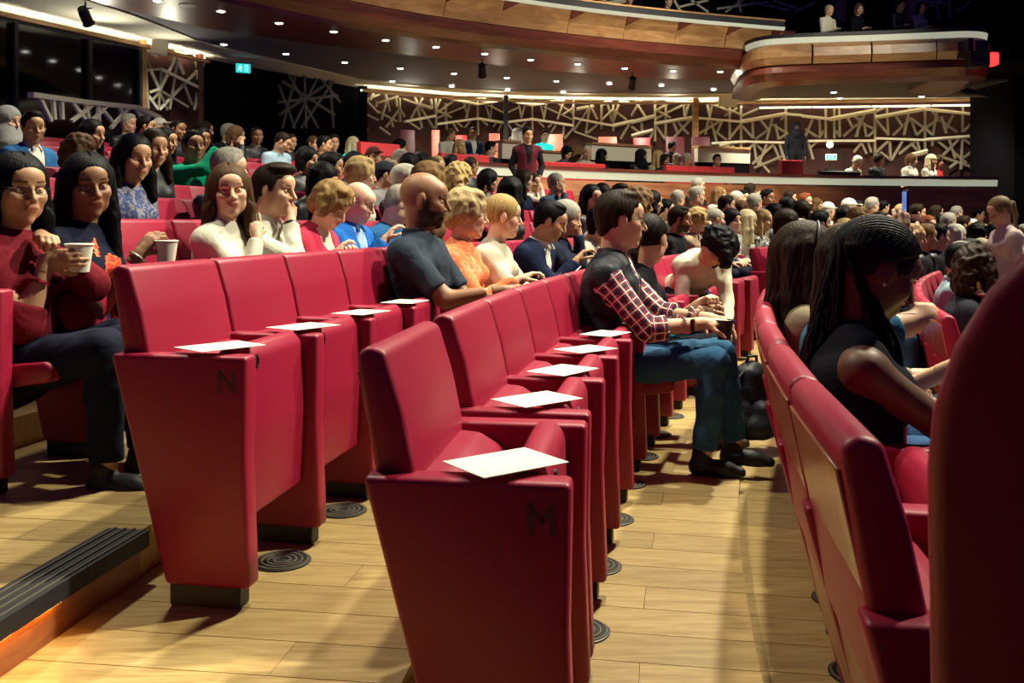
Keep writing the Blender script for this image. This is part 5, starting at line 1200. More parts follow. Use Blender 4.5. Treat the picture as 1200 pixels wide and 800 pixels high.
# --- left: two women with cups
sp = dict(fem=True, look=-38, pitch=-2, hair='long', hcol=HC['black'], skin=SK['tan'], top=(0.16, 0.008, 0.018), sleeve='elbow', lean=2, fat=1.12, head=1.06, face_w=1.04, browd=0.95, brow=1.2, lip=0.9, drop=0.03,
          handR=(0.05, 0.20, 0.80), handL=(-0.02, 0.15, 0.88), elbL=(0.8, -0.2, -0.6), palmR=(-1, 0.3, 0), palmL=(-0.2, 0.2, -1), hdirL=(-0.5, 0.8, 0.0), hdirR=(-0.1, 1, 0.1), curlR=0.42, curlL=0.75, hair_len=0.30)
w1, J1, s1 = sit('woman with long black hair, thin glasses and a maroon top holding a paper cup', R4, 24, sp, ph=None)
glasses(w1, J1, s1, 'black', 0.0011, (0.0185, 0.0125))
s_ = Solid(); s_.cone(J1['neck']+V3(-0.055, 0.03, -0.02), J1['chest']+V3(-0.03, 0.155, -0.02), 0.013, 0.013, 0.01); s_.cone(J1['neck']+V3(0.055, 0.03, -0.02), J1['chest']+V3(0.03, 0.155, -0.02), 0.013, 0.013, 0.01); v, q = s_.mesh(0.006); np_obj('lanyard', [(v, q)], M['cloth'], w1, None, (0.01, 0.01, 0.02))
cup('white paper cup held by the woman in the maroon top', w1, J1['wriR']+V3(-0.062, 0.080, -0.045), 1.1)
sp = dict(fem=True, look=-50, pitch=-4, tilt=4, hair='long', hcol=HC['black'], skin=SK['brown'], top=(0.008, 0.010, 0.028), sleeve='short', lean=4, head=1.05, brow=1.3, browd=0.95, lip=1.0,
          handR=(0.00, 0.29, 0.78), handL=(0.10, 0.30, 0.60), palmR=(-1, 0.2, 0.1), curlR=0.45, hair_len=0.34)
w2, J2, s2 = sit('woman with long black hair in a navy top with orange print holding a cup', R4, 106, sp)
cup('white paper cup held by the woman in the navy printed top', w2, J2['wriR']+V3(-0.058, 0.080, -0.045), 1.05)
M['print_red'] = print_mat('orange_red_print', (0.60, 0.04, 0.015), (0.85, 0.20, 0.05), 45)
patch(w2, 'shirt', lambda v: ((v.x+0.01)/0.060)**2+((v.z-(J2['chest'][2]-0.01))/0.055)**2 < 1 and v.y > 0.05, 0.002, M['print_red'], 'shirt_print', (1, 1, 1))
patch(w2, 'shirt', lambda v: ((v.x-0.055+(v.z-J2['chest'][2]-0.06)*0.4)/0.022)**2+((v.z-(J2['chest'][2]+0.065))/0.045)**2 < 1 and v.y > 0.04, 0.002, M['print_red'], 'shirt_print', (1, 1, 1))
wristband('bracelet', w2, J2, 'R', 0.033, 0.006, M['steel'])
# --- row behind the N row
sp = dict(fem=True, look=-68, pitch=-1, tilt=6, hair='long', hcol=(0.075, 0.040, 0.018), skin=SK['fair'], top=(0.62, 0.59, 0.48), lean=6, head=1.10, size=1.03, wrinkle=0.006, browd=0.8,
          handR=(-0.03, 0.215, 0.83), elbR=(0.6, 0.2, -1), palmR=(-0.6, -0.6, 0.2), hdirR=(-0.25, -0.25, 1), curlR=[0.15, 0.9, 1.0, 1.0], hair_len=0.28, top_name='sweater')
w3, J3, s3 = sit('woman in a white sweater with long ombre hair, finger at her cheek, looking back', R4, 272, sp)
wristband('bracelet', w3, J3, 'R', 0.030, 0.0045, M['steel'], 0.03)
sp = dict(look=-14, pitch=-4, hair='side', hcol=HC['dkbrown'], skin=SK['fair'], top=(0.60, 0.58, 0.48), collar=(0.60, 0.58, 0.48), lean=8, head=1.13, size=1.06, wrinkle=0.006, stubble=0.12, brow=1.2,
          handR=(0.02, 0.225, 0.92), elbR=(0.5, 0.3, -1), palmR=(-0.3, -1, 0.1), hdirR=(-0.35, -0.05, 0.9), curlR=1.0, thumbR=0.9)
m4, J4, s4 = sit('man in a white shirt with swept dark hair resting his fist against his mouth', R4, 322, sp)
wristband('wristwatch', m4, J4, 'R', 0.036, 0.010, M['black'], 0.03)
sp = dict(fem=True, look=-22, pitch=-32, hair='waves', hcol=(0.30, 0.185, 0.075), skin=SK['pale'], top=(0.70, 0.66, 0.55), jacket=(0.62, 0.045, 0.10), lean=12, hunch=10, head=1.08, fat=1.08, eyes_shut=True, handR=(0.06, 0.30, 0.72), handL=(0.02, 0.32, 0.70))
w5, J5, s5 = sit('woman with short wavy fair hair in a pink jacket looking down', R4, 388, sp)
sp = dict(look=-12, pitch=-18, hair='fringe', hcol=HC['ltbrown'], skin=SK['pale'], top=(0.35, 0.50, 0.75), jacket=(0.015, 0.13, 0.50), collar=(0.03, 0.2, 0.6), lean=10, head=1.06, fat=1.06, handR=(0.05, 0.36, 0.80), curlR=0.4)
m6, J6, s6 = sit('balding man in glasses and a bright blue jacket reading', R4, 420, sp)
glasses(m6, J6, s6, 'black', 0.0018)
# --- row N
sp = dict(look=2, pitch=-5, hair=None, skin=SK['brown'], top=(0.030, 0.042, 0.062), collar=(0.025, 0.035, 0.055), sleeve='short', slv=0.80, beard=0.96, hz=0.47, lean=-1, head=1.15, size=1.09, fat=1.05, handR=(0.12, 0.46, 0.72), handL=(0.06, 0.42, 0.66), palmR=(-0.5, 0, -1), wrinkle=0.005)
m7, J7, s7 = sit('bald bearded man in a dark slate polo shirt', R3, None, sp, ph=GR[3][4]-0.0090)
sp = dict(fem=True, look=14, pitch=-4, hair='pixie', hcol=(0.46, 0.34, 0.17), skin=SK['pale'], top_mat='print_orange', lean=4, head=1.08, fat=1.08, handR=(0.06, 0.40, 0.74), sleeve='long', wrinkle=0.007, top_name='jacket')
w8, J8, s8 = sit('woman with short blond hair in an orange brocade jacket', R3, None, sp, ph=GR[3][5]-0.0095)
glasses(w8, J8, s8, 'steel', 0.0012)
sp = dict(fem=True, look=8, pitch=-6, hair='bun', hcol=(0.42, 0.28, 0.11), skin=SK['pale'], top=(0.58, 0.53, 0.42), sleeve='elbow', lean=9, head=1.05, handR=(0.04, 0.46, 0.70), handL=(0.08, 0.44, 0.66), wrinkle=0.006, top_name='blouse')
w9, J9, s9 = sit('woman with tied back blond hair in a cream blouse', R3, None, sp, ph=GR[3][6]-0.0105)
o = phone('dark phone held by the woman in the cream blouse', world(w9, J9['wriR']+V3(-0.02, 0.09, 0.02)), (1.2, 0.2, w9.rotation_euler.z))
sp = dict(look=-6, pitch=-20, hair='short', hcol=HC['black'], skin=SK['tan'], top=(0.75, 0.72, 0.62), collar=(0.78, 0.75, 0.66), jacket=(0.008, 0.014, 0.045), lean=14, hunch=6, head=1.02, handR=(0.04, 0.42, 0.80), curlR=0.5)
m13, J13, s13 = sit('man in a navy suit and white collar looking down at his phone', R3, 645, sp)
o = phone('phone held by the man in the navy suit', world(m13, J13['wriR']+V3(-0.03, 0.10, 0.02)), (0.9, 0.3, m13.rotation_euler.z))
sp = dict(fem=True, look=-20, pitch=-10, hair='bob', hcol=HC['grey'], skin=SK['fair'], top=(0.02, 0.025, 0.05), lean=10, head=1.0, handR=(-0.02, 0.22, 0.98), hdirR=(0, 0, 1), palmR=(0, -1, 0), curlR=0.6)
sit('woman with greyish bob leaning on her hand beside the man in the navy suit', R3, 664, sp)
# --- row M
sp = dict(look=6, pitch=-3, hair='short', hcol=HC['dkbrown'], skin=SK['fair'], top_mat='plaid', sleeve='elbow', jacket=(0.010, 0.014, 0.022), jsleeve='none', jmat='leatherette', jacket_name='vest', vtop=0.05, collar=(0.10, 0.03, 0.05), bottom=(0.03, 0.10, 0.20), lean=3, hz=0.49, head=1.12, size=1.10, fat=1.04,
          handR=(0.10, 0.47, 0.70), handL=(0.02, 0.49, 0.71), palmR=(-0.4, 0, -1), palmL=(-0.4, 0, -1), curlR=0.55, curlL=0.55, kneeR=(0.13, 0.52, 0.53), kneeL=(0.10, 0.54, 0.54), ankR=(0.13, 0.47, 0.09), ankL=(0.10, 0.60, 0.09), wrinkle=0.006)
m10, J10, s10 = sit('man in a black quilted vest over a red plaid shirt, glasses and jeans', R2, None, sp, ph=GR[2][5]-0.0075)
glasses(m10, J10, s10, 'black', 0.0021)
cup('dark cup under the hands of the man in the plaid shirt', m10, J10['wriR']+V3(-0.03, 0.09, -0.075), 1.0, 'cupdark')
phone('turquoise phone lying on the lap of the man in jeans', world(m10, V3(0.09, 0.36, 0.640)), (PI/2+0.15, 0.0, m10.rotation_euler.z-0.9), 'screen_teal')
sp = dict(fem=True, look=52, pitch=-8, hair='pony', hcol=(0.016, 0.010, 0.008), skin=SK['fair'], top=(0.008, 0.008, 0.014), sleeve='short', bottom=(0.004, 0.005, 0.014), lean=10, head=1.08, handR=(0.03, 0.42, 0.70), handL=(0.0, 0.40, 0.74), curlR=0.8, curlL=0.8, shoe=(0.10, 0.07, 0.04))
w11, J11, s11 = sit('woman in a black top with a dark ponytail turned away beside the man in plaid', R2, 764, sp)
wristband('wristwatch', w11, J11, 'R', 0.030, 0.007, M['cup'])
sp = dict(fem=True, look=10, pitch=-62, hair='curly', hcol=(0.008, 0.007, 0.009), skin=SK['tan'], top=(0.62, 0.57, 0.44), bottom=(0.008, 0.010, 0.025), lean=52, hunch=14, head=1.05, hz=0.66, handR=(0.08, 0.60, 0.50), handL=(0.05, 0.62, 0.48), wrinkle=0.006, top_name='sweater', hair_len=0.2)
sit('woman in a cream sweater bent far forward, black curly hair hanging down', R2, 838, sp, turn=-55)
sp = dict(look=-12, pitch=-6, hair='short', hcol=HC['dkbrown'], skin=SK['tan'], top=(0.012, 0.012, 0.02), beard=0.9, lean=8, head=1.08)
sit('bearded dark haired man in a black jacket behind the bent woman', R3, 797, sp)
sp = dict(fem=True, look=16, pitch=-4, hair='pixie', hcol=HC['blond'], skin=SK['pale'], top=(0.45, 0.32, 0.22), lean=8, head=1.0, handR=(0.0, 0.24, 0.96), hdirR=(0, 0.3, 1), palmR=(0, -1, 0), curlR=0.7)
sit('woman with short blond hair beside the bearded man', R3, 818, sp)
sp = dict(look=14, pitch=-2, hair='buzz', hcol=HC['grey'], skin=SK['fair'], top=(0.5, 0.5, 0.5), jacket=(0.012, 0.025, 0.07), lean=5, head=1.08, stubble=0.1)
sit('balding grey haired man in a navy suit at the centre right', R3, 838, sp)
sp = dict(fem=True, look=-55, pitch=-3, hair='bob', hcol=HC['black'], skin=SK['pale'], top=(0.6, 0.55, 0.45), jacket=(0.66, 0.62, 0.52), lean=10, head=1.05)
sit('woman in a cream jacket looking back beside the man in the navy suit', R3, 858, sp)
sp = dict(fem=True, look=8, pitch=-14, hair='straight', hcol=HC['pale'], skin=SK['pale'], top=(0.5, 0.5, 0.45), lean=10, head=1.05, hair_len=0.30)
sit('woman with long pale blond hair looking down, centre right', R3, 876, sp)
# --- row in front of the M row, seen from behind
sp = dict(fem=True, look=-14, pitch=-2, hair='straight', hcol=(0.028, 0.015, 0.009), skin=SK['fair'], top=(0.30, 0.24, 0.16), lean=-6, head=1.08, hair_len=0.36, handR=(0.05, 0.34, 0.66))
w15, J15, s15 = sit('woman with long straight brown hair and a black headband', R1, None, sp, ph=GR[1][4]+0.001)
H, R = J15['head'], J15['R']; tube('headband', [H+R@(V3(math.sin(a)*0.094, 0.028, 0.022+math.cos(a)*0.108)*1.08) for a in [-1.5+3.0*k/14 for k in range(15)]], 0.007, M['black'], w15)
M['gold'] = plain('gold_metal', (0.7, 0.45, 0.12), 0.3, 1.0)
for s in (1,): ring_child('earring', w15, H+R@(V3(s*0.086, -0.004, -0.052)*1.08), (1, 0, 0), 0.010, 0.0018, M['gold'])
sp = dict(fem=True, look=4, pitch=-26, hair='cornrow', hcol=(0.006, 0.005, 0.008), skin=SK['dark'], top=(0.008, 0.009, 0.016), sleeve='none', bottom=(0.015, 0.02, 0.04), lean=-1, hz=0.47, hunch=4, head=1.06, fat=1.05, handR=(0.0, 0.42, 0.80), handL=(0.0, 0.44, 0.78), elbR=(0.35, -0.2, -1), palmR=(-0.5, 0, 1), hdirR=(0.0, 1, 0.35), curlR=[0.25, 0.75, 0.85, 0.9], top_name='tank_top', eyes_shut=True)
w16, J16, s16 = sit('woman with long black braids in a black sleeveless top looking down', R1, None, sp, ph=GR[1][2]-0.004)
def braids(root, J, sp, n=40, ln=0.50):
    hs = sp.get('head', 1.0); H, R = J['head'], J['R']; rr = random.Random(3); bm = bmesh.new(); c0 = V3(0, -0.015, 0.035); er = V3(0.084, 0.105, 0.096)
    for i in range(n):
        u = -1+2*i/(n-1); th = u*1.75; pts = []
        d0 = norm(V3(math.sin(th)*0.98, 0.80*math.cos(th)+0.06, 0.56*math.cos(th)-0.06*(1-math.cos(th))+0.02)); d1 = norm(V3(0.42*math.sin(th), -0.92, -0.02-0.15*abs(u))); om = math.acos(max(-1, min(1, float(d0@d1))))
        for k in range(13):                       # along the scalp from the hairline to the back
            t_ = k/12; d_ = (math.sin((1-t_)*om)*d0+math.sin(t_*om)*d1)/math.sin(om)+V3(0, 0, 0.25*math.sin(PI*t_)*(1-abs(u)*0.5)); pts.append(H+R@((c0+er*norm(d_))*hs))
        e = pts[-1]; back = rr.uniform(-0.01, 0.02); L = ln*rr.uniform(0.75, 1.05); fx = u*0.10; front = (u > 0.35)
        tgt = e+V3(fx*0.5, (-0.05 if not front else 0.10)+rr.uniform(-0.03, 0.03), 0)
        for k in range(1, 15):
            t_ = k/14; pts.append(e+(tgt-e)*min(1, t_*1.6)+V3(rr.uniform(-1, 1)*0.003, rr.uniform(-1, 1)*0.003, -L*t_))
        fine = []
        for p0, p1 in zip(pts, pts[1:]): fine += [p0, p0*0.5+p1*0.5]
        fine.append(pts[-1]); add_tube(bm, fine, [0.0082*hs*(1.0 if j % 2 else 0.80)*(1 if j < len(fine)-4 else 0.7) for j in range(len(fine))], 6)
    o = bm_obj('braids', bm, M['hair'], root, True); o.color = (*sp['hcol'], 1); return o
braids(w16, J16, s16)
H, R = J16['head'], J16['R']; bm = bmesh.new(); bmesh.ops.create_uvsphere(bm, u_segments=8, v_segments=6, radius=0.005); bmesh.ops.translate(bm, verts=bm.verts, vec=H+R@V3(0.094, -0.006, -0.034)); bm_obj('earring', bm, M['steel'], w16, True)
sp = dict(fem=True, look=10, pitch=-5, hair='straight', hcol=HC['dkbrown'], skin=SK['fair'], top=(0.02, 0.11, 0.20), sleeve='short', bottom=(0.03, 0.08, 0.20), lean=6, head=1.0, handR=(-0.02, 0.24, 1.14), elbR=(0.3, 0.6, -1), hdirR=(0.0, -0.1, 1), palmR=(-1, 0.1, 0), curlR=0.35, handL=(0.05, 0.40, 0.75))
w17, J17, s17 = sit('woman in a blue top raising her phone behind the braided woman', R1, None, sp, ph=GR[1][3]+0.002)
ph_ = phone('phone with a lit screen raised above the braided woman', world(w17, J17['wriR']+V3(-0.045, 0.02, 0.115)), (0, 0, w17.rotation_euler.z+PI), 'black', True)
p_ = world(w16, V3(0.16, 0.10, 0.50)); t = empty('pouch', p_, w16.rotation_euler.z); tag(t, 'small bright magenta pouch beside the braided woman', 'pouch')
s_ = Solid(); s_.cone((-0.03, 0, 0.03), (0.03, 0.02, 0.035), 0.032, 0.028, 0.02); v, q = s_.mesh(0.006, noise=lambda X, Y, Z: 0.003*np.sin(90*X)*np.sin(80*Z+70*Y)); np_obj('pouch_body', [(v, q)], M['cloth'], t, None, (0.62, 0.04, 0.36)); tube('drawstring', [(0.0, -0.02, 0.062), (0.02, 0.0, 0.075), (0.03, 0.02, 0.06)], 0.003, M['black'], t)
phone('dark phone in the hands of the braided woman', world(w16, J16['wriL']+V3(0.06, 0.07, 0.02)), (PI/2-0.2, 0.0, w16.rotation_euler.z), 'black')
b_ = mesh_obj('programme_booklet', [(x, y, z) for z in (0, 0.004) for x, y in ((-0.075, -0.105), (0.075, -0.105), (0.075, 0.105), (-0.075, 0.105))], [(3, 2, 1, 0), (4, 5, 6, 7), (0, 1, 5, 4), (1, 2, 6, 5), (2, 3, 7, 6), (3, 0, 4, 7)], M['card']); b_.location = world(w9, J9['wriL']+V3(0.03, 0.06, 0.045)); b_.rotation_euler = (0.7, 0.2, w9.rotation_euler.z); tag(b_, 'white programme booklet held by the woman in the cream blouse', 'booklet')
# --- rows nearer the stage, at the right edge
sp = dict(look=8, pitch=-8, hair='short', hcol=HC['black'], skin=SK['tan'], top=(0.40, 0.55, 0.62), collar=(0.4, 0.55, 0.62), lean=6, head=1.0)
sit('dark haired man in a light blue shirt near the right edge', 0, None, sp, ph=0.445)
sp = dict(fem=True, look=30, pitch=-4, hair='bun', hcol=HC['pale'], skin=SK['pale'], top=(0.2, 0.2, 0.22), lean=5, head=1.0)
sit('person with pale blond tied up hair at the right edge', 0, None, sp, ph=0.60)
sp = dict(fem=True, look=35, pitch=-6, hair='curly', hcol=HC['dkbrown'], skin=SK['fair'], top=(0.02, 0.02, 0.03), lean=6, head=1.0)
sit('person with dark wavy hair and a light clip near the right edge', 0, None, sp, ph=0.352)
sp = dict(fem=True, pose='stand', yaw=8, pitch=-22, hair='pony', hcol=(0.22, 0.15, 0.07), skin=SK['fair'], top=(0.74, 0.58, 0.55), head=1.05, size=1.0)
w18, J18 = person('woman with a fair ponytail standing at the right edge, facing left', (4.55, 8.6, FLZ[-1]), PI/2, sp)
# --- standing staff
sp = dict(pose='stand', yaw=10, pitch=-6, hair='short', hcol=HC['black'], skin=SK['tan'], top=(0.010, 0.008, 0.014), jacket=(0.085, 0.012, 0.022), jsleeve='none', jacket_name='vest', vtop=0.07, bottom=(0.008, 0.008, 0.015), head=1.05, size=1.05, handR=(0.20, 0.12, 0.86), handL=(0.20, 0.12, 0.86), hres=0.006)
person('usher in a maroon vest over black standing below the tier', (0.26, 16.35, 1.12), PI+0.15, sp, lo=True)
sp = dict(pose='stand', yaw=0, hair='scarf', hcol=(0.004, 0.004, 0.008), skin=(0.02, 0.015, 0.015), top=(0.004, 0.004, 0.008), bottom=(0.004, 0.004, 0.008), head=1.1, size=1.05, legs='skirt')
p_ = lerp(hit(pbig, 932), hit(WALL, 932), 0.62); person('figure in a long black robe standing on the tier before the lattice', (p_[0], p_[1], 2.10), PI, sp, lo=True)

# ================================================================== the crowd: a few built people, copied and dressed one by one
LIB = {}
def lib(kind):
    if kind in LIB: return LIB[kind]
    fem, hair, yaw, pose = kind
    sp = dict(fem=fem, hair=hair, yaw=yaw, pitch=-6, lean=6, head=1.06, hres=0.0062)
    if pose == 'down': sp.update(pitch=-30, lean=12, hunch=8)
    if pose == 'photo': sp.update(handR=(0.02, 0.36, 1.08), handL=(0.02, 0.36, 1.06), elbR=(0.6, 0.2, -1), elbL=(0.6, 0.2, -1), pitch=2)
    if pose == 'chin': sp.update(handR=(-0.01, 0.20, 0.97), elbR=(0.6, 0.3, -1), pitch=-4)
    if pose == 'suit': sp.update(jacket=(0, 0, 0), collar=(0.7, 0.7, 0.65))
    if pose == 'short': sp.update(sleeve='short')
    sp['legs'] = 'long'
    root, J = person('x', (0, 0, -50), 0, sp, lo=True); LIB[kind] = (root, J); return LIB[kind]
USED = set()
def dress(kind, label, loc, rz, skin, hcol, top, bottom, jacket=None, group=None, scale=1.0):
    src, J = lib(kind)
    r = src if kind not in USED else copy_tree(src); USED.add(kind)
    r.location = loc; r.rotation_euler = (0, 0, rz); r.scale = (scale,)*3; tag(r, label, 'person', group)
    for c in r.children:
        nm = c.name.split('.')[0]
        c.color = (*{'body': skin, 'hair': hcol, 'cap': hcol, 'head_scarf': hcol, 'shirt': top, 'trousers': bottom, 'jacket': jacket or top, 'collar': (0.7, 0.68, 0.6)}.get(nm, top), 1)
    return r
CN = dict(white=(0.62, 0.59, 0.49), cream=(0.62, 0.56, 0.42), black=(0.004, 0.004, 0.009), navy=(0.008, 0.015, 0.05), blue=(0.03, 0.13, 0.34), ltblue=(0.38, 0.52, 0.66), grey=(0.22, 0.22, 0.22), green=(0.0, 0.27, 0.14), red=(0.45, 0.03, 0.04), orange=(0.75, 0.22, 0.10), beige=(0.42, 0.36, 0.25), teal=(0.05, 0.28, 0.33), pink=(0.6, 0.25, 0.28), maroon=(0.12, 0.012, 0.02), slate=(0.06, 0.10, 0.16), brown=(0.12, 0.06, 0.03))
HN = dict(black='black', dkbrown='dark brown', brown='brown', ltbrown='light brown', blond='blond', pale='pale blond', grey='grey', white='white', red='red')
TN = dict(ltblue='light blue')
STY = dict(short='short {} hair', side='swept {} hair', crop='cropped {} hair', buzz='a shaved head', bob='a {} bob', waves='short wavy {} hair', pixie='short {} hair', long='long {} hair', straight='straight long {} hair', bun='{} hair in a bun', pony='a {} ponytail', curly='curly {} hair', bigcurl='big {} curls', fringe='balding {} hair', cap='a {} cap', scarf='a {} headscarf')
def rowname(row):
    return {-1: 'row nearest the stage', 0: 'two rows before row M', 1: 'row before row M', 2: 'row M', 3: 'row N'}.get(row, '%s row behind N' % NUMW[row-4] if row >= 4 else '')
# px, py of the head, style, hair, top, look (world azimuth), pose, skin
CW = [
 (5,143,'scarf','grey','grey',0,'',''),(34,150,'short','black','blue',-40,'suit','tan'),(10,168,'long','ltbrown','black',-10,'down','fair'),(88,178,'curly','brown','black',20,'',''),(103,158,'long','black','black',0,'','tan'),
 (146,186,'long','black','print_blue',-45,'','tan'),(173,174,'long','dkbrown','black',-55,'short','tan'),(190,166,'long','black','black',-30,'','tan'),(222,172,'short','black','green',-50,'photo','brown'),(258,198,'short','grey','green',25,'','pale'),
 (150,146,'short','grey','white',-20,'','fair'),(169,147,'short','black','black',20,'','tan'),(187,150,'cap','white','cream',-40,'photo','fair'),(207,151,'buzz','black','black',-20,'','brown'),(239,147,'long','dkbrown','black',0,'','tan'),(237,163,'long','black','black',-60,'','tan'),(267,142,'short','grey','black',0,'suit','fair'),(275,157,'bob','brown','black',10,'chin','fair'),(301,153,'buzz','black','black',-50,'','brown'),
 (322,158,'crop','dkbrown','ltblue',10,'down','fair'),(340,167,'short','dkbrown','black',-30,'','tan'),(367,169,'bun','brown','white',-40,'','fair'),(379,153,'short','black','blue',20,'','tan'),(391,157,'short','dkbrown','navy',-60,'','fair'),(414,153,'long','pale','teal',-20,'photo','pale'),(436,157,'cap','brown','beige',-50,'photo','tan'),(467,154,'short','grey','cream',-40,'','pale'),(491,167,'straight','black','white',30,'','tan'),(509,172,'long','blond','orange',-50,'chin','pale'),(500,157,'short','dkbrown','white',0,'','fair'),
 (356,188,'bob','black','black',-10,'','tan'),(382,196,'short','black','black',0,'','tan'),(352,212,'long','black','black',-30,'down','tan'),(412,193,'bob','black','black',0,'','tan'),(447,205,'cap','black','grey',10,'','fair'),(415,205,'pixie','blond','cream',20,'',''),(467,211,'short','white','slate',15,'','pale'),(477,192,'straight','black','black',60,'','tan'),(493,206,'pixie','ltbrown','brown',30,'','fair'),(440,240,'short','grey','blue',5,'down','pale'),
 (534,208,'bigcurl','blond','cream',25,'','pale'),(569,212,'bob','black','black',20,'','tan'),(550,190,'buzz','dkbrown','black',60,'','brown'),(526,190,'short','black','black',60,'','tan'),(592,226,'straight','black','white',40,'','tan'),(610,212,'long','dkbrown','navy',0,'short','fair'),(626,214,'bun','dkbrown','white',-60,'chin','fair'),(649,215,'crop','grey','slate',0,'chin','fair'),
 (688,232,'long','black','black',-70,'','fair'),(703,228,'bob','black','black',40,'','tan'),(722,230,'short','black','black',-50,'','tan'),(740,238,'curly','ltbrown','black',20,'','fair'),(760,237,'long','black','white',-10,'','fair'),(678,262,'bob','black','white',10,'down','tan'),
 (792,234,'short','grey','grey',20,'','fair'),(814,230,'short','grey','white',10,'','fair'),(817,218,'short','grey','white',-20,'','fair'),(842,228,'long','ltbrown','cream',0,'photo','fair'),(862,234,'crop','white','white',10,'photo','fair'),(879,223,'long','dkbrown','black',10,'','fair'),(897,232,'short','black','black',-50,'','brown'),(881,239,'short','grey','navy',15,'','fair'),(891,233,'short','blond','white',20,'','pale'),(910,243,'bob','black','red',0,'down','tan'),
 (890,258,'long','blond','print_bw',-40,'','pale'),(942,236,'short','red','white',-40,'','pale'),(936,248,'bob','dkbrown','navy',30,'','fair'),(969,247,'cap','white','white',10,'','fair'),(993,243,'cap','white','white',0,'','fair'),(1006,243,'short','black','beige',5,'','tan'),(1020,241,'short','grey','black',10,'','fair'),(985,270,'waves','blond','cream',30,'','pale'),(986,253,'straight','black','black',30,'','tan'),(1055,249,'pixie','blond','brown',-30,'','pale'),(1046,260,'bob','black','black',20,'','tan'),(1068,264,'cap','brown','maroon',0,'','fair'),(1084,264,'long','red','navy',-60,'','pale'),(1108,261,'short','grey','white',10,'','fair'),(1126,264,'short','dkbrown','cream',-10,'','fair'),(1138,268,'scarf','white','white',0,'','fair'),
 (915,262,'bob','dkbrown','slate',10,'',''),(925,232,'short','dkbrown','black',0,'',''),(957,240,'long','brown','white',-10,'',''),(1035,243,'short','black','black',0,'',''),(1072,248,'short','dkbrown','grey',0,'',''),(1096,249,'long','dkbrown','black',-20,'',''),(1120,250,'short','grey','slate',0,'',''),(1145,252,'short','black','black',-10,'',''),(955,262,'short','black','navy',10,'',''),(1000,258,'pixie','ltbrown','white',10,'',''),(1025,262,'short','black','black',0,'',''),
 (690,246,'long','dkbrown','cream',0,'down',''),(776,246,'short','black','black',10,'',''),(848,241,'short','dkbrown','grey',10,'',''),(903,252,'short','black','slate',0,'',''),(865,246,'bob','brown','white',0,'','')]
VAR = {}
def pick_row(px, py):
    best = None
    for row in range(0, 13):
        if row in (1, 2, 3) and px < 905 and row != 3: continue
        if row == 3 and px < 670: continue
        if row == 4 and px < 440: continue
        if row == 0: continue
        if row > 8 and px > 430: continue
        if px < 70 and row < 8: continue
        if px < 140 and row < 7: continue
        ph = ph_at_px(FRONT[row]+0.20, px-4)
        if ph is None or ph > 1.3: continue
        q = rowpt(FRONT[row]+0.20, ph, FLZ[row]+1.16); e = abs(to_px(q)[1]-py)
        gap = min([abs(ph-o)*FRONT[row] for o in PEOPLE.get(row, [])] or [9])
        if gap < 0.44: e += 40*(0.44-gap)/0.44+6
        if best is None or e < best[0]: best = (e, row, ph)
    return best
rc = random.Random(11)
PLAN = []
for (px, py, st, hc, tc_, look, pose, skn) in CW:
    b = pick_row(px, py)
    if b is None: continue
    PEOPLE.setdefault(b[1], []).append(b[2]); PLAN.append((b[1], b[2], st, hc, tc_, look, pose, skn, py))
# others filling the far seats in front of the tier
for row in range(0, 7):
    r = FRONT[row]+0.20; p0 = ph_at_px(r, 905 if row < 5 else 860) if row > 1 else (0.42, 0.36)[row]; p1 = ph_at_px(r, 1168, 0.5 if row < 2 else 0.02) or 1.22
    if p0 is None: continue
    p1 = min(p1, 1.22); ph = p0
    if row >= 5: p1 = ph_at_px(r, 940)
    while ph < p1:
        if all(abs(ph-o)*r > 0.50 for o in PEOPLE.get(row, [])) and rc.random() < 0.72:
            PEOPLE.setdefault(row, []).append(ph)
            st = rc.choice(['short', 'short', 'crop', 'long', 'bob', 'straight', 'pixie', 'buzz']); PLAN.append((row, ph, st, rc.choice(['black', 'black', 'dkbrown', 'brown', 'blond', 'grey', 'ltbrown', 'white']), rc.choice(['white', 'black', 'black', 'navy', 'cream', 'grey', 'slate', 'ltblue', 'beige', 'black']), rc.choice([-30, 0, 0, 10, 20]), '', '', None))
            ph += 0.53/r
        else: ph += 0.14/r
PLAN.sort(key=lambda t: (t[0], t[1]))
cnt = {}
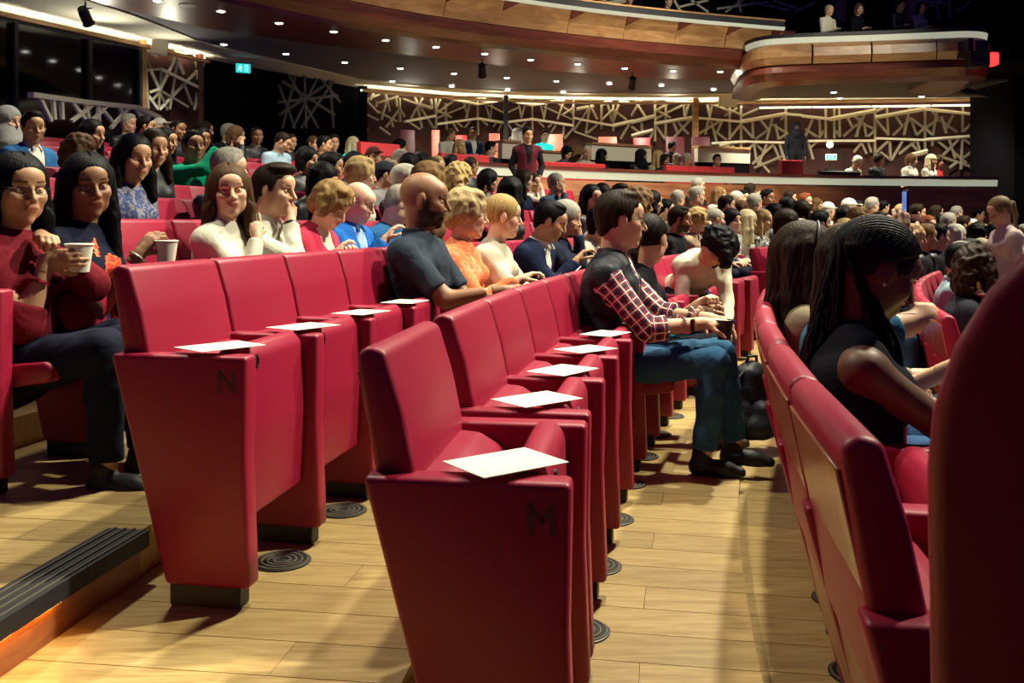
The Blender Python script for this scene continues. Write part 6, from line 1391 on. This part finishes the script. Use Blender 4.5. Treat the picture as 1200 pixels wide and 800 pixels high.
for (row, ph, st, hc, tc_, look, pose, skn, py) in PLAN:
    fem = st in ('long', 'straight', 'bob', 'bun', 'pony', 'curly', 'bigcurl', 'waves', 'pixie', 'scarf')
    yaw = look+math.degrees(ph); yb = min((-60, -25, 5, 40, 75), key=lambda a: abs(a-yaw))
    skin = SK[skn] if skn else SK[rc.choice(['fair', 'fair', 'pale', 'tan'])]
    cnt[row] = cnt.get(row, 0)+1
    col = CN.get(tc_, (0.3, 0.3, 0.3)); tnm = {'print_blue': 'blue patterned', 'print_bw': 'monochrome patterned'}.get(tc_, TN.get(tc_, tc_))
    acts = {'photo': ', hands raised', 'down': ', looking down', 'chin': ', hand at chin', 'suit': ' suit'}.get(pose, '')
    lab = '%s, %s %s, %s from left, %s' % (STY[st].format(HN[hc]), tnm, ('jacket' if pose == 'suit' else 'top'+acts), NUMW[min(cnt[row]-1, 39)], rowname(row))
    if len(lab.split()) > 16: lab = lab.replace(acts, '')
    if len(lab.split()) > 16: print('LONG', lab)
    sc = 1.0
    if py is not None:
        q = rowpt(FRONT[row]+0.20, ph, FLZ[row]+1.16); want = CZ+(HY-py)*q[1]/F-FLZ[row]; sc = max(0.92, min(1.12, want/lib((fem, st, yb, pose))[1]['head'][2]))
    mj = {'suit': col}.get(pose)
    r = dress((fem, st, yb, pose), lab, rowpos(row, FRONT[row]+0.20, ph, FLZ[row]), math.radians(body_az(ph))-PI/2, skin, HC[hc] if st not in ('cap', 'scarf') else {'white': (0.7, 0.68, 0.6), 'grey': (0.3, 0.3, 0.3), 'black': (0.02, 0.02, 0.03), 'brown': (0.10, 0.03, 0.03)}[hc], (0.7, 0.68, 0.6) if pose == 'suit' else col, rc.choice([(0.004, 0.005, 0.014), (0.02, 0.02, 0.025), (0.03, 0.06, 0.14)]), mj, 'audience members in the stalls', sc)
    if tc_ in M:
        for c in r.children:
            if c.name.split('.')[0] == 'shirt':
                c.data = c.data.copy(); c.data.materials[0] = M[tc_]
# people on the tier: column, row of the head, depth share between rail and wall, looks
TW = [(552,157,0.55,'short','black','navy','suit',-70),(572,168,0.22,'short','black','black','',60),(536,172,0.2,'long','blond','black','short',-60),(604,158,0.5,'scarf','white','teal','',0),(636,160,0.5,'short','dkbrown','teal','',-70),(656,180,0.16,'bob','black','blue','down',-60),(673,171,0.35,'bigcurl','ltbrown','cream','',-10),(685,179,0.16,'crop','white','white','',-80),(702,174,0.35,'straight','black','black','',20),(734,168,0.42,'short','black','black','',0),(748,183,0.14,'scarf','black','black','',-10),(768,184,0.30,'long','blond','beige','',0),(776,188,0.14,'bob','dkbrown','white','',-60),(790,178,0.45,'buzz','grey','black','',-60),(802,187,0.14,'short','grey','print_bw','',20),(837,188,0.14,'short','black','print_bw','',-70),(785,172,0.55,'short','black','black','',0),
 (995,174,0.35,'crop','white','white','down',0),(1026,182,0.2,'short','dkbrown','black','',40),(1064,184,0.16,'bob','brown','white','suit',-30),(1087,186,0.16,'long','pale','cream','',-60),(1094,180,0.4,'bob','dkbrown','red','',-20),(466,172,0.10,'bob','black','black','',0),(525,158,0.5,'short','brown','white','',0)]
for i, (px, py, t_, st, hc, tc_, pose, look) in enumerate(TW):
    t_ = max(t_, 0.27)
    p = lerp(hit(pbig, px), hit(WALL, px), t_); z = 1.52 if t_ < 0.5 else 2.10; want = CZ+(HY-py)*p[1]/F-z; 
    fem = st in ('long', 'straight', 'bob', 'bun', 'curly', 'bigcurl', 'pixie', 'scarf'); base = -58; yaw = look-base; yb = min((-60, -25, 5, 40, 75), key=lambda a: abs(a-yaw)); col = CN.get(tc_, (0.3, 0.3, 0.3)); sc = max(0.86, min(1.14, want/lib((fem, st, yb, pose))[1]['head'][2]))
    tnm = {'print_blue': 'blue patterned', 'print_bw': 'monochrome patterned'}.get(tc_, TN.get(tc_, tc_))
    lab = '%s, %s %s, %s from left on the raised tier' % (STY[st].format(HN[hc]), tnm, 'jacket' if pose == 'suit' else 'top', NUMW[sorted(TW).index(TW[i])])
    r = dress((fem, st, yb, pose), lab, (p[0], p[1], z), math.radians(base)-PI/2, SK[rc.choice(['fair', 'tan', 'pale'])], HC[hc] if st not in ('cap', 'scarf') else {'white': (0.7, 0.68, 0.6), 'black': (0.008, 0.008, 0.012)}[hc], (0.7, 0.68, 0.6) if pose == 'suit' else col, (0.004, 0.005, 0.014), col if pose == 'suit' else None, 'audience members on the raised tier', sc)
    if tc_ in M:
        for c in r.children:
            if c.name.split('.')[0] == 'shirt': c.data = c.data.copy(); c.data.materials[0] = M[tc_]
# people in the balcony and the side box
for i, (px, py, x, y, st, hc, tc_) in enumerate([(968, 14, 0, 20.6, 'crop', 'grey', 'white'), (1003, 13, 0, 20.4, 'bob', 'brown', 'black'), (1051, 9, 0, 20.2, 'short', 'black', 'black'), (1076, 11, 0, 20.0, 'long', 'black', 'print_bw'), (703, 2, 0, 19.9, 'crop', 'white', 'white'), (735, 0, 0, 20.1, 'short', 'black', 'black'), (780, 4, 0, 20.6, 'short', 'dkbrown', 'navy')]):
    z = CZ+(HY-py)*y/F; fem = st in ('bob', 'long')
    r = dress((fem, st, -25 if i % 2 else 5, ''), '%s, %s top, %s from left behind the %s rail' % (STY[st].format(HN[hc]), 'black and white patterned' if tc_ == 'print_bw' else tc_, NUMW[i if i < 4 else i-4], 'side box' if i < 4 else 'balcony'), ((px-CX)/F*y, y, z-1.07*0.92), math.radians(-60)-PI/2, SK['fair'], HC[hc], CN.get(tc_, (0.3, 0.3, 0.3)), (0.004, 0.005, 0.014), None, 'people in the balcony', 0.92)
# ------------------------------------------------------------------ seats
near = {2: 'M', 3: 'N'}
lab_near = {2: ['red leather corner seat nearest the camera, letter M on its side', 'second red seat in row M, behind the corner seat'] + ['%s empty red seat from the near end of row M' % NUMW[i] for i in range(2, 30)],
            3: ['red leather end seat with letter N on its side panel'] + ['%s red seat from the near end of row N' % NUMW[i] for i in range(1, 30)],
            1: ['end seat of the row before the M row, seen from behind'] + ['%s red seat from the near end, row before row M' % NUMW[i] for i in range(1, 30)],
            4: ['end seat cut by the left edge beside the woman in maroon'] + ['%s red seat from left, row behind row N' % NUMW[i] for i in range(1, 30)]}
def occupied(row, ph): return any(abs(ph-o)*FRONT[row] < 0.27 for o in PEOPLE.get(row, []))
for row, k in ((1, 12), (2, 13), (3, 15), (4, 16)):
    for i, p in enumerate(GR[row][:k]):
        last = (row == 2 and i == 0) or i == k-1
        seat(row, p, lab_near[row][i].replace('empty ', '') if occupied(row, p) else lab_near[row][i], 'seats of the near rows', occupied(row, p), True, last, near.get(row) if i == 0 else None)
def fill_row(row, pa, pb):
    """seats from angle pa to pb: one under every person, others evenly between"""
    r = FRONT[row]; ps = sorted(o for o in PEOPLE.get(row, []) if pa <= o <= pb); out = []; prev = pa-SW/r
    for o in ps+[pb+SW/r]:
        n = int(round((o-prev)*r/SW))-1
        if n > 0:
            for j in range(1, n+1): out.append((prev+(o-prev)*j/(n+1), False))
        if o <= pb: out.append((o, True))
        prev = o
    return sorted(out)
tot = 0
for row in range(-1, 13):
    r = FRONT[row]
    if row in GR: pa = GR[row][{1: 12, 2: 13, 3: 15, 4: 16}[row]-1]+SW/r
    else: pa = ph_at_px(r+0.3, 60 if row > 4 else 1165) if row > 0 else (0.30 if row == 0 else 0.34)
    if pa is None: continue
    lim = ph_at_px(r, {5: 720, 6: 700, 7: 690, 8: 680}.get(row, 560)) if row >= 5 else (pa+0.12 if row <= 0 else pa)
    if row > 8: lim = min(lim or 0.62, ph_at_px(r, 425) or 0.62)
    i = 0
    for p, occ in fill_row(row, pa, max([lim]+[o for o in PEOPLE.get(row, [])])):
        if not occ and p > lim: continue
        i += 1; tot += 1
        seat(row, p, '%s %s red seat from left, %s' % (NUMW[min(i-1, 39)], 'occupied' if occ else 'empty', rowname(row)), 'seats of the far rows', occ, True, False, None, True)
print('far seats', tot)
# the seat close to the lens at the right edge, in the block the picture was taken from
fz = 0.275; az = math.radians(62); t = seat(2, 0.1, 'dark blurred seat back close to the camera at the right edge', None, True, False, False); SEATS.pop()
rz = az-PI/2; c, s = math.cos(rz), math.sin(rz); lx, ly = -SW/2+0.06, -0.40; t.rotation_euler.z = rz; t.location = (0.376-(c*lx-s*ly), 0.66-(s*lx+c*ly), fz)
for ch in list(t.children):
    if ch.name.split('.')[0] in ('backrest', 'back_shell', 'back_frame'): bpy.data.objects.remove(ch)
bm = bmesh.new(); ol = []; hw = SW/2+0.02; rad = 0.25
for k in range(9): a = PI/2*k/8; ol.append((-hw+rad*(1-math.sin(a)) if True else 0, 0.945-rad*(1-math.cos(a))))
ol = [(-hw, 0.24)]+ol[::-1]+[(-x, z) for x, z in ol]+[(hw, 0.24)]
yb_ = lambda z: -0.425+(0.925-z)*0.21
fa = [bm.verts.new((x, yb_(z), z)) for x, z in ol]; fb = [bm.verts.new((x, yb_(z)+0.075, z)) for x, z in ol]; n_ = len(ol)
bm.faces.new(fa); bm.faces.new(fb[::-1])
for k in range(n_): bm.faces.new((fa[k], fb[k], fb[(k+1) % n_], fa[(k+1) % n_]))
bmesh.ops.recalc_face_normals(bm, faces=bm.faces); bmesh.ops.bevel(bm, geom=[e for e in bm.edges if len(e.link_faces) == 2 and e.calc_face_angle(0) > 0.9], offset=0.016, segments=3, profile=0.5, affect='EDGES'); bm_obj('backrest', bm, M['leather'], t, True, 45)
fl = struct(mesh_obj('floor_block', [(x, y, z) for z in (fz-0.3, fz) for x, y in ((0.15, 0.15), (1.5, 0.15), (1.5, 1.15), (0.15, 1.15))], [(3, 2, 1, 0), (4, 5, 6, 7), (0, 1, 5, 4), (1, 2, 6, 5), (2, 3, 7, 6), (3, 0, 4, 7)], M['blackmat']), 'floor of the next seating block')  # unseen; black keeps light from bouncing onto the near seat

# ------------------------------------------------------------------ programme cards left on the armrests
def card(row, i, lx, ly, rz, label):
    p = GR[row][i]; r = FRONT[row]; a = row_rz(p); c, s = math.cos(a), math.sin(a); o = rowpt(r, p, FLZ[row])
    t = mesh_obj('programme_card', *(lambda w_, h_, th: ([(x, y, z) for z in (0, th) for x, y in ((-w_, -h_), (w_, -h_), (w_, h_), (-w_, h_))], [(3, 2, 1, 0), (4, 5, 6, 7), (0, 1, 5, 4), (1, 2, 6, 5), (2, 3, 7, 6), (3, 0, 4, 7)]))(0.074, 0.100, 0.0016), M['card'])
    t.location = (o[0]+c*lx-s*ly, o[1]+s*lx+c*ly, o[2]+0.694); t.rotation_euler = (0.0, 0.0, a+rz); tag(t, label, 'card', 'programme cards on the armrests')
for i, (lx, ly, rz) in enumerate(((0.205, -0.135, 0.75), (0.19, -0.15, 0.85), (0.20, -0.14, 1.1), (0.20, -0.13, 0.95), (0.20, -0.12, 1.25), (0.20, -0.11, 1.4))):
    card(2, i, lx, ly, rz, ['white card on the corner seat armrest lettered M'] [0] if i == 0 else '%s white card from the near end on the M row armrests' % NUMW[i])
for i, (lx, ly, rz) in enumerate(((0.20, -0.12, 1.0), (0.19, -0.09, 1.15), (0.19, -0.08, 1.35), (0.19, -0.08, 1.5))):
    card(3, i, lx, ly, rz, '%s white card from the near end on the N row armrests' % NUMW[i])
# ------------------------------------------------------------------ round floor vents below the seats
vm = []
for prof, mat in (([(0, 0.0), (0.088, 0.0), (0.088, 0.004), (0.080, 0.006), (0.0, 0.003)], 'ventdark'),):
    o = bm_obj('disc', lathe_bm(prof, 28), M[mat]); vm.append(('disc', o.data)); bpy.data.objects.remove(o)
for rr in (0.020, 0.038, 0.056, 0.074):
    o = bm_obj('vent_ring', lathe_bm([(rr, 0.002), (rr+0.003, 0.008), (rr+0.008, 0.008), (rr+0.010, 0.002)], 28), M['ventgrey']); vm.append(('vent_ring', o.data)); bpy.data.objects.remove(o)
for row, ks in ((3, range(0, 7)), (2, range(0, 8)), (1, range(0, 5))):
    for i in ks:
        p = GR[row][i]; t = empty('floor_vent', rowpt(FRONT[row]+0.055, p+(0.0035 if row == 3 else 0), FLZ[row]+0.0005)); tag(t, '%s round floor vent from the near end under the %s' % (NUMW[i], {1: 'row before the M row', 2: 'M row', 3: 'N row'}[row]), 'floor vent', 'round floor vents')
        if row == 1: t.location = rowpos(1, FRONT[1]+0.16, p, FLZ[1]+0.0005)
        for nm, me in vm: link(bpy.data.objects.new(nm, me), t)
# ------------------------------------------------------------------ black backpack on the floor behind the front row
bx = (882-CX)/F*5.05; t = empty('backpack', (bx, 5.05, 0.0), 0.35); tag(t, 'black backpack leaning on the floor behind the row before the M row', 'bag')
s_ = Solid(); s_.cone((-0.06, 0, 0.10), (0.06, 0, 0.10), 0.095, 0.095, 0.04); s_.cone((-0.055, 0.01, 0.10), (-0.03, 0.02, 0.34), 0.09, 0.075, 0.05); s_.cone((0.055, 0.01, 0.10), (0.03, 0.02, 0.34), 0.09, 0.075, 0.05); s_.half((0, 0, 0.006), (0, 0, -1), 0.005)
v, q = s_.mesh(0.011, noise=lambda X, Y, Z: 0.006*np.sin(40*X+25*Z)*np.sin(33*Z+20*Y)); np_obj('bag_body', [(v, q)], M['leatherette'], t, None, (0.010, 0.012, 0.022))
s_ = Solid(); s_.cone((-0.05, -0.085, 0.09), (0.05, -0.085, 0.09), 0.06, 0.06, 0.03); s_.cone((0, -0.08, 0.10), (0, -0.075, 0.17), 0.07, 0.06, 0.03); s_.half((0, 0, 0.006), (0, 0, -1), 0.005); v, q = s_.mesh(0.009); np_obj('front_pocket', [(v, q)], M['leatherette'], t, None, (0.014, 0.018, 0.034))
tube('strap', [(-0.06, -0.02, 0.38), (-0.16, -0.04, 0.30), (-0.20, -0.05, 0.16), (-0.15, -0.03, 0.06)], 0.012, M['black'], t); tube('top_loop', [(-0.03, 0.02, 0.40), (-0.02, 0.01, 0.45), (0.03, 0.01, 0.45), (0.04, 0.02, 0.40)], 0.009, M['black'], t)
